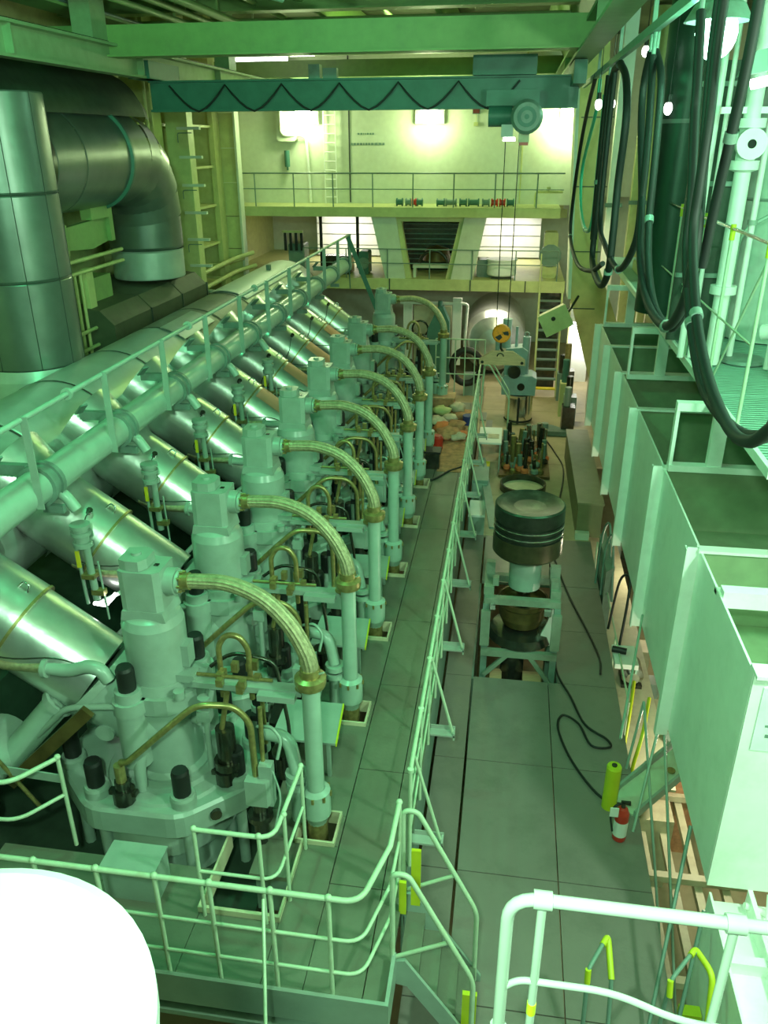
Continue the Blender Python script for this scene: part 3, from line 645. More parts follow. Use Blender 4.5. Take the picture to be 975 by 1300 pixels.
def drain(y):
    t = thing('drain_cock', (-4.25, y, 2.6), 'x', 'drain valve', 'valves hanging under the thick pale pipe')
    MB().tube(fillet([(GX+.08, y, GZ-.12), (-4.32, y, 2.76), (-4.22, y, 2.60)], .12, 6), .06, 10).build('elbow', 'pipe', t)
    MB().cyl((-4.22, y, 2.44), (-4.22, y, 2.40), .105, 12).cyl((-4.22, y, 2.36), (-4.22, y, 2.32), .105, 12).cyl((-4.22, y, 2.40), (-4.22, y, 2.36), .08, 12).cyl((-4.22, y, 2.24), (-4.22, y, 2.19), .10, 12).cyl((-4.22, y, 2.32), (-4.22, y, 2.24), .075, 12).build('flanges', 'engine', t)
    MB().cyl((-4.19, y, 2.19), (-4.17, y, 1.55), .04, 8).build('drain_pipe', 'engine', t)
    MB().cyl((-4.29, y-.02, 2.19), (-4.27, y-.02, 1.5), .02, 6).cyl((-4.10, y+.02, 2.0), (-4.08, y+.02, 1.3), .012, 6).build('thin_pipe', 'engine', t)
    MB().box(-4.30, -4.26, y-.05, y-.03, 1.95, 2.14).build('yellow_mark', 'yel', t)
    MB().box(-4.27, -4.13, y-.06, y+.06, 1.82, 1.87).build('clamp', 'brass', t); MB().box(-4.20, -4.06, y-.04, y+.04, 1.62, 1.68).build('clamp', 'brass', t)
    return t
d0 = drain(6.9)
for k in range(5):
    la = 'flanged valve under the thick pale pipe, %s' % (['first from the left edge', 'second from the left edge', 'third from the left edge', 'fourth from the left edge', 'farthest small one'][k])
    if k == 0: d0['label'] = la
    else: copy(d0, (d0.location.x, 6.9+1.72*k, 2.6), la)

# ================================================================== RAILINGS
wr_ = thing('walkway_railing', (-.6, 12, 0), 'long pale green railing with outrigger braces along the edge of the engine walkway', 'railing')
ry = [5.3, 5.62]+[7.16+1.64*(k-0) for k in range(8)]
MB().tube([(-.6, 5.3, 1.12), (-.6, 19.0, 1.12)], .020, 8).build('top_rail', 'rail', wr_)
MB().tube([(-.6, 5.3, .78), (-.6, 19.0, .78)], .012, 6).build('middle_rail', 'rail', wr_)
MB().tube([(-.6, 5.3, .42), (-.6, 19.0, .42)], .012, 6).build('middle_rail', 'rail', wr_)
yy = 5.3
while yy < 19.1:
    MB().cyl((-.6, yy, 0), (-.6, yy, 1.12), .018, 8).lathe([(0, 1.09), (.03, 1.10), (.03, 1.135), (0, 1.15)], (-.6, yy, 0), 8).build('post', 'rail', wr_)
    yy += .82
for y in [5.62]+[7.16+1.66*k for k in range(7)]:
    MB().box(-.62, -.32, y-.055, y+.055, -.02, .0).box(-.6, -.32, y+.05, y+.06, -.02, .05).box(-.34, -.32, y-.055, y+.055, -.06, .03).build('outrigger_plate', 'railw', wr_)
    MB().tube([(-.345, y, .0), (-.60, y, .98)], .017, 8).build('brace', 'rail', wr_)
# guard in front of the hatch of cylinder 1
hr = thing('hatch_guard', (-2.0, 4.6, 0), 'small pale guard rail on three sides of the dark deck hatch', 'railing')
for z, r in ((.98, .020), (.52, .015)):
    MB().tube(fillet([(-2.26, 4.53, z), (-1.60, 4.53, z), (-1.58, 5.35, z)], .14, 5), r, 8).build('rail_bar', 'rail', hr)
for x, y in ((-2.26, 4.53), (-1.72, 4.53), (-1.58, 4.78), (-1.58, 5.35)):
    MB().cyl((x, y, 0), (x, y, .98), .018, 8).blob((x, y, .99), .028, .028, .028, 8, 4).build('post', 'rail', hr)
# front rail of the walkway apron
fr = thing('apron_railing', (-2.5, 3.97, 0), 'pale green three-bar railing in front of the nearest cylinder', 'railing')
for z, r in ((1.08, .022), (.66, .015), (.30, .015)):
    MB().tube(fillet([(-5.4, 3.97, z), (-.80, 3.97, z), (-.66, 4.5, z)], .13, 6)+([(-.65, 4.95, z)]), r, 8).build('rail_bar', 'rail', fr)
for x in (-5.0, -4.2, -3.3, -2.80, -2.34, -1.92, -1.46, -1.03):
    MB().cyl((x, 3.97, -.05), (x, 3.97, 1.08), .019, 8).blob((x, 3.97, 1.09), .03, .03, .028, 8, 4).build('post', 'rail', fr)
MB().cyl((-.65, 4.95, -.05), (-.65, 4.95, 1.08), .02, 8).blob((-.65, 4.95, 1.09), .03, .03, .03, 8, 4).build('end_post', 'rail', fr)
# thin slanting rod from that rail to the camera side
tag(MB().tube([(-1.50, 3.93, 1.04), (-1.30, 3.2, .55), (-1.12, 2.4, .05)], .013, 6).build('stay_rod', 'rail'), 'thin pale rod slanting down in front of the railing', 'rod')
# left side catwalk rail
lr = thing('side_gangway_railing', (-4.2, 5.1, 0), 'low pale railing at the left edge beside the nearest cylinder cover', 'railing')
for z, r in ((1.04, .022), (.62, .018)):
    MB().tube(fillet([(-5.4, 4.72, z), (-3.98, 4.72, z), (-3.72, 5.08, z)], .14, 5), r, 8).build('rail_bar', 'rail', lr)
MB().cyl((-3.72, 5.08, 0), (-3.72, 5.08, 1.04), .020, 8).blob((-3.72, 5.08, 1.05), .032, .032, .03, 8, 4).build('post', 'rail', lr)
MB().bar((-4.9, 5.08, .86), (-3.72, 5.08, .80), .015, .09).build('flat_bar', 'engine', lr)
tag(MB().tube([(-4.35, 4.9, 1.9), (-4.3, 5.0, 1.1), (-4.1, 5.2, .3)], .02, 6).build('leaning_rod', 'brass'), 'thin oily rod leaning upright at the far left edge', 'rod')
bxx = thing('sheet_metal_box', (-2.9, 4.72, 0), 'plain grey-green metal box on the deck in front of the nearest cylinder', 'box')
MB().box(-3.18, -2.70, 4.58, 4.86, 0, .36).build('body', 'engine', bxx)
MB().box(-3.19, -2.69, 4.57, 4.87, .345, .365).build('lid', 'engine', bxx)

# ================================================================== SHORT STAIR
sr = thing('short_stair', (-.3, 4.7, -1), 'short green steel stair with hooped handrails joining walkway and lower plates', 'stair')
for k in range(4):
    z = -.2*(k+1); x = -.58+.155*k
    MB().box(x, x+.16, 4.38, 4.98, z-.025, z).box(x+.15, x+.165, 4.38, 4.98, z-.05, z+.002).build('tread', 'floor', sr)
for y in (4.34, 4.98):
    MB().ext([(-.62, .0), (-.52, .02), (.10, -.93), (.10, -1.0), (-.02, -1.0), (-.50, -.28), (-.62, -.26)], y, y+.03, 'Y').build('stringer', 'engine', sr)
    MB().tube(fillet([(-.62, y, -.05), (-.62, y, .98), (-.50, y, .98), (.03, y, -.10), (.04, y, -.98)], .10, 5), .022, 8).build('handrail', 'rail', sr)
    MB().tube([(-.60, y, .06), (-.17, y, .31)], .017, 8).build('strut', 'rail', sr)
MB().ext([(-.54, -.02), (-.46, -.02), (-.46, .62), (-.54, .62)], 4.90, 4.93, 'Y').ext([(-.63, -.02), (-.57, -.02), (-.57, .35), (-.63, .35)], 4.80, 4.83, 'Y').build('yellow_guard', 'yellow', sr)
MB().box(-.05, .07, 4.42, 4.46, -.98, -.40).build('yellow_guard', 'yellow', sr)

# ================================================================== PISTON ON ITS STAND
pc = thing('piston', (.44, 10.22, -.3), 'large dark engine piston with shiny ring grooves standing on end', 'piston')
C = (.44, 10.22, 0)
MB().lathe([(0, 1.44), (.22, 1.45), (.40, 1.485), (.455, 1.50), (.475, 1.48)], C, 40).build('crown', 'crown', pc)
pr = [(.475, 1.48), (.478, 1.30), (.46, 1.295), (.46, 1.265), (.478, 1.26), (.478, 1.20), (.46, 1.195), (.46, 1.165), (.478, 1.16), (.478, 1.10), (.46, 1.095), (.46, 1.065), (.478, 1.06)]
MB().lathe(pr, C, 40).build('ring_land', 'piston', pc)
MB().lathe([(.468, 1.125), (.482, 1.125), (.482, 1.14), (.468, 1.14)], C, 40).lathe([(.468, 1.225), (.482, 1.225), (.482, 1.24), (.468, 1.24)], C, 40).build('piston_ring', 'shiny', pc)
MB().lathe([(.478, 1.06), (.478, .80), (.44, .76), (0, .76)], C, 40).build('skirt', mat('oily_skirt', (.075, .065, .035), .35, .6, var=.3), pc)
MB().lathe([(.225, .76), (.225, .22)], C, 24).build('rod_sleeve', 'engine', pc)
MB().lathe([(.10, .22), (.10, -.38)], C, 18).build('piston_rod', 'shiny', pc)
sd = thing('piston_stand', (.42, 10.1, -2.2), 'green steel trestle holding the piston over the floor opening', 'stand')
for sy in (-.36, .30):
    MB().box(-.10, .94, 10.22+sy-.05, 10.22+sy+.05, .10, .20).build('cross_beam', 'stand', sd)
for a, b in ((-.12, .02), (.80, .94)): MB().box(a, b, 9.9, 10.6, .2, .32).build('bearer', 'stand', sd)
for x in (-.12, .86):
    for y in (9.80, 10.55):
        MB().box(x, x+.09, y, y+.09, -2.2, .10).build('leg', 'engine_d', sd)
    MB().box(x-.02, x+.11, 9.74, 9.80, -.55, .02).build('side_plate', 'stand', sd)
for a, b, c_, d in ((.0, .08, 9.95, .44), (.80, .90, 9.95, .44), (-.1, .02, 10.3, .5), (.80, .94, 10.3, .48)): MB().box(a, b, c_, c_+.1, .32, d).build('clamp_block', 'stand', sd)
MB().box(-.12, .95, 9.74, 9.82, -.72, -.62).build('lower_beam', 'stand', sd)
MB().bar((-.06, 9.76, -1.05), (.24, 9.76, -.70), .05, .06).build('diagonal', 'stand', sd); MB().bar((.90, 9.76, -1.15), (.58, 9.76, -.70), .05, .06).build('diagonal', 'stand', sd)
MB().box(-.02, .05, 9.7, 9.78, .08, .15).build('bright_nut', 'shiny', sd); MB().box(.72, .82, 9.72, 9.78, .02, .10).build('bright_nut', 'shiny', sd)
bw = thing('oil_bowl', (.44, 10.2, -.5), 'brown oily bowl collar around the piston rod under the piston', 'bowl')
MB().lathe([(.16, -.40), (.28, -.38), (.33, -.25), (.34, -.08), (.36, -.05), (.36, .02), (.33, .02), (.31, -.05), (.12, -.1)], C, 30).build('bowl', 'bowl', bw)
MB().lathe([(.20, -.42), (.44, -.48), (.48, -.60), (.30, -.64), (0, -.64)], C, 26).build('seat_disc', 'oil', bw)
tag(MB().cyl((.34, 10.0, -2.6), (.34, 10.0, -.62), .17, 18).build('hanging_rod', 'oil'), 'thick dark oily rod going down the floor opening under the stand', 'rod')
MB_ = MB().ext([(.70, -.50), (.78, -.28), (.86, .02), (.90, .0), (.88, -.62), (.74, -.62)], 9.98, 10.02, 'Y').build('draped_cloth', 'white'); tag(MB_, 'pale rag hanging at the right side of the piston stand', 'cloth')
for i, (x0, x1, d, lb_) in enumerate(((.03, .20, 9.66, 'small tan wooden block at the left foot of the piston stand'), (.50, .76, 9.66, 'larger tan wooden block at the right foot of the piston stand'))):
    t = thing('wood_block', ((x0+x1)/2, d+.1, -1.25), lb_, 'block', 'wooden blocks in the floor opening')
    MB().box(x0, x1, d, d+.3, -1.24, -1.08).build('block', 'wood', t); MB().cyl(((x0+x1)/2+.03, d-.004, -1.13), ((x0+x1)/2+.03, d+.02, -1.13), .03, 8).build('lifting_eye', 'oil', t)
    MB().box(x0, x1, d, d+.4, -1.36, -1.245).build('packing', 'beige', t)
# shaft walls of the opening
MB().box(-.24, -.2, 9.66, 12.4, -3.9, -1.05).box(.98, 1.0, 9.66, 12.4, -3.9, -1.05).build('opening_side', 'engine_d', lf)

# ================================================================== CLUTTER ON THE LOWER FLOOR, FAR
rg = thing('round_drip_tray', (.52, 16.5, -1), 'round dark-rimmed tray with tan bottom behind the piston', 'tray')
MB().lathe([(0, -.97), (.46, -.97)], (.52, 16.6, 0), 28).build('bottom', 'beige', rg)
MB().lathe([(.46, -.99), (.46, -.84), (.50, -.84), (.50, -.99)], (.52, 16.6, 0), 28).build('rim', 'oil', rg)
tr_ = thing('parts_tray', (.55, 18.4, -1), 'wide tray of standing oily fuel valves and studs behind the round tray', 'tray')
MB().box(-.02, 1.12, 17.2, 19.6, -.99, -.93).build('tray', 'bowl', tr_)
rr = random.Random(5)
GF = 'oily engine parts standing in the tray'
pp = []
for k in range(95):
    x = .1+rr.random()*.95; y = 17.35+rr.random()*2.1; h = .25+rr.random()*.5; r = .02+rr.random()*.05
    if any((x-a)**2+(y-b)**2 < .0135 for a, b in pp): continue
    pp.append((x, y))
    mm = rr.choice(['oil', 'oil', 'brass', 'engine_d', 'shiny']); row = int((y-17.35)/.42)
    t = thing('valve_part', (x, y, -.93), '%s %s part standing in the %s row of the tray, %s' % ('tall' if h > .5 else 'short', {'oil': 'black oily', 'brass': 'brass-brown', 'engine_d': 'dark green', 'shiny': 'bright steel'}[mm], ['front', 'second', 'middle', 'fourth', 'back'][min(row, 4)], 'left side' if x < .4 else 'centre' if x < .75 else 'right side'), 'valve part', GF)
    MB().cyl((x, y, -.93), (x+rr.uniform(-.06, .06), y, -.93+h), r, 8).build('stem', mm, t)
    MB().lathe([(0, -.93), (r+.05, -.93), (r+.05, -.86), (r, -.82)], (x, y, 0), 8).build('collar', rr.choice(['oil', 'engine', 'brass', 'redor']), t)
bp_ = thing('spreader_plate', (1.1, 20.5, -1), 'dark green triangular lifting plate lying on the tan floor', 'lifting plate')
MB().ext([(.52, 20.2), (1.68, 20.2), (1.72, 20.35), (1.28, 20.75), (.95, 20.75), (.52, 20.4)], -.98, -.86).build('plate', 'engine_d', bp_)
MB().cyl((1.1, 20.5, -.86), (1.1, 20.5, -.74), .09, 12).build('boss', 'engine', bp_)
br = thing('steel_barrel', (.40, 21.3, -1), 'bright steel drum with a dark strap below the blue-grey machine', 'barrel')
MB().lathe([(0, -.98), (.36, -.98), (.37, -.8), (.36, -.3), (.37, -.22), (0, -.22)], (.40, 21.4, 0), 26).build('shell', 'shiny', br)
MB().lathe([(.372, -.95), (.385, -.93), (.372, -.9)], (.40, 21.4, 0), 26).box(.36, .42, 21.02, 21.04, -.97, -.25).build('strap', 'black', br)
bm_ = thing('removed_cover_unit', (.35, 22.2, -.2), 'blue-grey cylinder head unit standing upright on the steel drum', 'engine unit')
MB().ext([(-.08, -.2), (.80, -.2), (.82, .25), (.70, .32), (-.02, .32), (-.1, .2)], 21.1, 21.8, 'Y').build('base', 'bluegreen', bm_)
MB().cyl((.42, 21.08, .03), (.42, 21.14, .03), .10, 14).cyl((.22, 21.0, .44), (.22, 21.4, .44), .17, 14).build('port', 'oil', bm_)
MB().ext([(-.05, .32), (.50, .32), (.55, .95), (.40, 1.05), (-.02, 1.0)], 21.2, 21.7, 'Y').build('body', 'bluegreen', bm_)
MB().cyl((.50, 21.4, .3), (.50, 21.4, 1.3), .10, 10).cyl((-.02, 21.4, 1.0), (-.02, 21.4, 1.75), .12, 12).cyl((.24, 21.4, 1.0), (.24, 21.4, 1.55), .04, 8).cyl((-.25, 21.4, .9), (-.25, 21.4, 1.25), .06, 8).build('pipe_stub', 'bluegreen', bm_)
MB().tube([(.50+.06*math.cos(a*PI/6), 21.4, 1.36+.06*math.sin(a*PI/6)) for a in range(13)], .015, 6).build('eye', 'bluegreen', bm_)
# table with papers
tb = thing('work_table', (-.3, 17.8, -1), 'pale work table with papers beside the far end of the railing', 'table')
MB().box(-.52, .0, 17.5, 18.6, -.32, -.28).build('table_top', 'white', tb)
for x, y in ((-.5, 17.52), (-.04, 17.52), (-.5, 18.56), (-.04, 18.56)): MB().box(x, x+.03, y, y+.03, -1, -.32).build('leg', 'engine', tb)
tag(MB().box(-.32, -.06, 17.8, 18.1, -.278, -.27).build('paper_sheet', 'ragw'), 'sheet of paper lying on the pale work table', 'paper')
yt = thing('yellow_tub', (-.38, 17.1, -1), 'small yellow plastic tub in front of the work table', 'tub')
MB().ext([(-.52, -1), (-.28, -1), (-.24, -.70), (-.56, -.70)], 17.0, 17.3, 'Y').build('tub', 'yel', yt)
MB().box(-.57, -.23, 16.98, 17.32, -.70, -.66).build('rim', 'yel', yt)
pb = thing('leaning_plank', (0, 15.6, -1), 'dark green plank leaning across the gap left of the round tray', 'plank')
MB().bar((-.42, 17.2, -.55), (-.05, 13.2, -.35), .16, .04).build('plank', 'engine_d', pb)
cb = thing('control_cabinet', (-.42, 15.8, -1), 'low grey cabinet below the railing near the far table', 'cabinet')
MB().box(-.55, -.22, 15.4, 16.2, -1.0, -.35).build('body', 'engine_d', cb); MB().box(-.53, -.24, 15.385, 15.4, -.93, -.42).build('door', 'engine', cb)
sbx = thing('steel_box', (-.40, 14.5, -1), 'pale rectangular box in front of the grey cabinet', 'box')
MB().box(-.54, -.24, 14.2, 14.9, -1.0, -.6).build('body', 'engine', sbx); MB().box(-.55, -.23, 14.19, 14.91, -.62, -.58).build('lid', 'white', sbx)

# rags and tools heaped at the far end of the engine walkway
GR = 'rags heaped at the far end of the walkway'
rr = random.Random(9)
rags = [(-1.5, 16.6, 'rag', .22), (-1.2, 16.9, 'rag', .25), (-.95, 16.8, 'ragw', .18), (-1.35, 17.4, 'redor', .2), (-1.05, 17.5, 'rag', .22), (-1.5, 17.8, 'ragw', .2), (-1.2, 18.1, 'ragw', .18), (-.9, 18.2, 'rag', .2), (-1.45, 18.6, 'wallc', .2), (-1.1, 18.9, 'ragw', .2), (-.85, 17.0, 'redor', .14), (-1.7, 16.2, 'rag', .18)]
cn = {'rag': 'brown', 'ragw': 'pale', 'redor': 'bright orange', 'wallc': 'yellow-green'}
seen = {}
for x, y, mm, s_ in rags:
    seen[mm] = seen.get(mm, 0)+1
    tag(MB().blob((x, y, s_*.4+.012), s_*1.1, s_*1.2, s_*.5, 9, 6, .25, rr).build('rag', mm), 'crumpled %s rag in the heap on the far walkway, %s, %s' % (cn[mm], 'engine side' if x < -1.3 else 'middle' if x < -1.0 else 'railing side', 'near edge' if y < 16.95 else 'central' if y < 18 else 'far edge'), 'rag', 'crumpled rags on the far walkway')
tag(MB().lathe([(0, 0), (.12, 0), (.13, .25), (.09, .30), (0, .30)], (-1.35, 16.2, 0), 12).build('red_can', 'red'), 'small red can among the rags on the walkway', 'can')
tag(MB().lathe([(0, 0), (.14, 0), (.14, .22), (0, .22)], (-.78, 17.9, 0), 12).build('blue_can', mat('blue_can', (.03, .05, .22), .4)), 'small dark blue can at the railing near the rags', 'can')
bd = thing('dark_bucket', (-1.35, 15.1, 0), 'dark square bucket on the walkway before the rag heap', 'bucket')
MB().box(-1.48, -1.2, 15.0, 15.3, 0, .35).build('body', 'oil', bd); MB().box(-1.50, -1.18, 14.98, 15.32, .33, .37).build('rim', 'black', bd)
tag(MB().tube(spline([(-1.6, 14.6, .02), (-1.3, 14.4, .02), (-1.0, 14.9, .02), (-.75, 15.2, .02), (-.65, 15.6, .02)], 6), .02, 6).build('air_hose', 'black'), 'thin black hose curling across the far walkway', 'hose')
wc = thing('wood_crate', (-2.0, 18.0, 0), 'light brown timber crate at the far end of the engine walkway', 'crate')
MB().box(-1.9, -1.2, 19.0, 19.5, 0, .25).build('body', 'rag', wc); MB().box(-1.92, -1.18, 18.98, 19.52, .25, .28).build('lid', 'wood', wc)

# cables on the lower floor
for pts, lb_ in (([(.98, 13.5, -.98), (1.02, 12.0, -.98), (1.0, 10.8, -.98), (.98, 9.9, -.98), (1.15, 9.3, -.98), (1.3, 8.75, -.98), (1.55, 8.5, -.98), (1.58, 8.35, -.98), (1.35, 8.35, -.98), (1.22, 8.75, -.98), (1.02, 8.9, -.98), (.95, 8.6, -.98), (1.1, 8.0, -.98), (1.4, 7.45, -.98), (1.72, 7.38, -.98)], 'black cable looping on the grey floor beside the piston'),
                ([(1.0, 14.0, -.98), (1.25, 12.2, -.98), (1.5, 11.0, -.98), (1.62, 10.3, -.98), (1.60, 9.9, -.98)], 'black cable running along the floor edge behind the loop'),
                ([(.85, 21.0, -.98), (1.3, 19.0, -.98), (1.45, 17.6, -.98), (1.1, 14.6, -.98), (1.1, 13.6, -.98)], 'thin black cable on the tan floor at the right')):
    tag(MB().tube(spline(pts, 6), .016, 6).build('cable', 'black'), lb_, 'cable')

# ================================================================== RIGHT: PLATED TRUNK
tk = thing('plate_box_girder', (2.6, 12, .1), 'long mint-painted plate trunk with vertical ribs along the right side', 'trunk')
WX = 2.0; ZB = .08; ZT = 2.30
rib = [5.42, 7.48, 9.7, 12.1, 14.2, 16.2, 18.2]
for a, b in zip(rib, rib[1:]):
    MB().box(WX, WX+.02, a+.012, b-.004, ZB, ZT).build('side_plate', 'boxp', tk)
    MB().box(WX+.02, 4.6, a+.02, b-.02, 1.45, 1.48).build('trough_bottom', 'boxi', tk)
    MB().box(WX+.02, 4.6, b-.012, b, 1.48, ZT).build('web_plate', 'boxi', tk)
for k, y in enumerate(rib[1:]):
    MB().box(WX-.13, WX, y-.012, y+.012, ZB-.08, ZT+.02).box(WX-.135, WX-.12, y-.05, y+.05, ZB-.08, ZT+.02).build('rib', 'boxp', tk)
    MB().box(WX-.02, 4.6, y-.06, y+.06, ZT-.01, ZT+.02).build('cap_bar', 'boxp', tk)
MB().box(WX-.0, 4.6, 5.40, 5.42, ZB, ZT).build('end_plate', 'boxp', tk)
MB().box(WX-.0, 4.6, 5.34, 5.52, ZT, ZT+.03).build('end_cap_bar', 'boxp', tk)
MB().box(WX+.02, 4.6, 6.55, 6.68, ZT-.1, ZT+.06).box(WX+.0, 4.6, 6.70, 6.78, ZT-.06, ZT-.02).build('cross_bar', 'boxp', tk)
MB().box(2.085, 2.40, 5.390, 5.40, 1.60, 2.2).build('notice_plate', mat('notice_paint', (.80, .90, .86), .4), tk)
# illegible black letters of the notice: small strokes
MB().box(2.155, 2.19, 5.386, 5.390, 1.835, 1.855).build('lettering', 'engine_d', tk); MB().box(2.17, 2.20, 5.386, 5.390, 1.735, 1.765).build('lettering', 'engine_d', tk)
MB().box(2.25, 2.40, 5.6, 19.0, 1.48, 1.53).build('lit_strip', 'pipe', tk)  # paler strip that puts a lamplit streak on the trough floor into colour
lt = thing('corner_plate_box', (2.6, 4.5, -1.5), 'lower mint box section with stiffened top at the bottom right corner', 'trunk')
MB().box(2.03, 2.05, 3.0, 5.40, -2.2, .0).build('side_plate', 'boxp', lt)
MB().box(2.05, 4.6, 3.0, 5.40, -.12, -.10).build('top_plate', 'boxp', lt)
for y in (3.4, 4.1, 4.75): MB().box(2.05, 4.6, y-.04, y+.04, -.10, .02).build('stiffener', 'boxp', lt)
MB().box(2.34, 2.38, 3.0, 5.40, -.10, .08).build('stiffener', 'boxp', lt)
MB().tube([(2.3, 5.3, 0), (2.62, 5.3, -.1)], .03).tube([(2.5, 5.35, .1), (2.42, 5.0, -.1)], .02).build('bracket', 'boxp', lt)

# transverse frames carrying the grating
gt = thing('grating_platform', (3.6, 12, 2.3), 'green grating platform on pale frames at the upper right', 'platform')
for k, (a, b) in enumerate(zip([7.2, 9.6, 13.8, 18.0], [9.6, 13.8, 18.0, 21.8])):
    MB().box(2.44, 3.9, a+.01, b-.01, 3.24, 3.28).build('grating_panel', 'grate', gt)
    MB().box(3.91, 5.8, a+.01, b-.01, 3.24, 3.28).build('grating_panel', 'grate', gt)
    MB().box(2.39, 2.44, a, b, 3.19, 3.29).build('edge_beam', 'boxp', gt)
for y in (9.6, 13.8, 18.0):
    MB().box(2.02, 4.6, y-.07, y+.07, 2.32, 2.40).build('sill', 'boxp', gt)
    MB().box(2.02, 5.8, y-.06, y+.06, 3.08, 3.18).build('head_beam', 'boxp', gt)
    for x in (2.02, 2.46, 3.3): MB().box(x, x+(.04 if x < 2.1 else .17), y-.05, y+.05, 2.40, 3.08).build('upright', 'boxp', gt)
MB().ext([(2.44, 3.2), (4.6, 3.2), (4.6, 2.85), (2.8, 2.95)], 8.7, 8.76, 'Y').build('front_web', 'boxp', gt)
MB().box(2.44, 5.8, 7.15, 7.25, 3.05, 3.3).build('front_beam', 'boxp', gt)
# platform railing
pr_ = thing('platform_railing', (2.42, 12, 3.3), 'thin tall rail with green joints along the edge of the grating platform', 'railing')
MB().tube([(2.42, 8.5, 5.08), (2.42, 15.5, 5.06)], .022, 8).build('top_rail', 'shiny', pr_)
MB().tube([(2.42, 8.5, 4.1), (2.42, 15.5, 4.1)], .012, 6).build('middle_rail', 'rail', pr_)
for y in (8.5, 10.0, 11.5, 13.1, 15.4):
    MB().cyl((2.42, y, 3.28), (2.42, y, 5.1), .02, 8).build('post', 'rail', pr_)
    MB().cyl((2.42, y, 4.95), (2.42, y, 5.12), .03, 8).build('joint', 'yellow', pr_)
MB().tube([(2.42, 8.5, 4.9), (2.44, 10.0, 3.3)], .014, 6).build('diagonal', 'rail', pr_); MB().tube([(2.42, 11.5, 4.9), (2.44, 13.0, 3.3)], .014, 6).build('diagonal', 'rail', pr_)
for i, y in enumerate((11.6, 13.2)):
    t = thing('hooped_handrail', (2.9, y, 3.3), ['nearer', 'farther'][i]+' pale green hooped handrail standing on the grating', 'handrail', 'hooped handrails on the grating')
    MB().tube(fillet([(2.9, y, 3.3), (2.9, y, 4.9), (3.25, y, 5.1), (3.3, y, 5.1)], .2, 5), .025, 8).build('hoop', 'pipe', t)
    MB().cyl((2.75, y, 3.3), (2.75, y, 4.9), .02, 8).cyl((2.75, y, 4.7), (2.9, y, 4.7), .02, 6).build('side_post', 'pipe', t)
    MB().cyl((2.75, y, 4.75), (2.75, y, 5.0), .03, 8).build('yellow_tip', 'yellow', t)

# ================================================================== UPPER RIGHT PIPES
vd = thing('green_vent_duct', (2.9, 15, 3.3), 'wide dark green vertical duct behind the hanging hoses', 'duct')
MB().cyl((2.55, 14.6, 3.3), (2.55, 14.6, 8.9), .42, 26).build('duct', mat('green_duct', (.025, .075, .05), .4, .3), vd)
MB().cyl((2.55, 14.6, 6.2), (2.55, 14.6, 6.26), .45, 26).build('joint_band', 'engine_d', vd)
vp = thing('white_valve_pipe', (2.62, 11, 3.3), 'thick white pipe with a round flanged valve at the upper right', 'pipe')
MB().cyl((2.66, 11, 3.3), (2.66, 11, 5.75), .095, 14).cyl((2.66, 11, 6.1), (2.66, 11, 8.9), .095, 14).build('pipe', 'white', vp)
MB().lathe([(.07, 5.85), (.17, 5.85), (.17, 5.75), (.09, 5.72)], (2.66, 11, -.1), 16).lathe([(.09, 6.2), (.17, 6.2), (.17, 6.1), (.09, 6.08)], (2.66, 11, 0), 16).cyl((2.66, 11, 5.7), (2.66, 11, 6.12), .11, 14).build('valve_body', 'white', vp)
MB().lathe([(.09, 4.3), (.16, 4.3), (.16, 4.2), (.09, 4.2)], (2.66, 11, 0), 16).build('flange', 'white', vp)
MB().lathe([(.05, -.22), (.17, -.22), (.17, -.12), (.10, -.10)], (2.66, 11, 5.93), 20, 'Y').build('side_flange', 'white', vp)
MB().cyl((2.66, 10.80, 5.93), (2.66, 10.82, 5.93), .055, 12).build('bore', 'dark', vp)
MB().box(2.3, 3.1, 10.95, 11.05, 6.25, 6.32).build('support', 'white', vp)
for i, (x, r, lb_) in enumerate(((2.32, .045, 'thin white vertical pipe left of the valve pipe'), (2.44, .03, 'thinnest white pipe beside the valve pipe'), (2.95, .04, 'white vertical pipe right of the valve pipe'))):
    t = thing('riser_pipe', (x, 11.3, 3.3), lb_, 'pipe'); MB().cyl((x, 11.3, 3.3), (x, 11.3, 8.9), r, 10).build('pipe', 'white', t)
    MB().cyl((x, 11.3, 5.0), (x, 11.3, 5.06), r+.02, 10).build('clip', 'engine', t)
tn = thing('upright_tank', (3.95, 13, 3.3), 'large pale upright tank at the right edge on the grating', 'tank')
MB().lathe([(0, 3.3), (.82, 3.3), (.82, 7.6), (.6, 7.9), (0, 8.0)], (3.95, 13, 0), 36).build('shell', mat('tank_paint', (.55, .70, .60), .3), tn)
MB().lathe([(.825, 5.2), (.84, 5.22), (.825, 5.24)], (3.95, 13, 0), 36).build('weld_band', 'engine', tn)
dv = thing('deck_valve', (3.4, 10.8, 3.3), 'pale pump valve with yellow-green post on the grating at the right edge', 'valve')
MB().tube(fillet([(3.2, 10.9, 3.75), (3.6, 10.6, 3.85), (3.9, 10.4, 3.85)], .1), .10, 12).cyl((3.3, 10.8, 3.3), (3.3, 10.8, 3.8), .04).build('body', 'white', dv)
MB().box(3.28, 3.40, 10.3, 10.4, 3.3, 3.9).build('post', 'yellow', dv)
MB().lathe([(0, 3.30), (.3, 3.30), (.28, 3.34), (0, 3.34)], (3.1, 11.2, 0), 14).build('base', 'engine_d', dv)
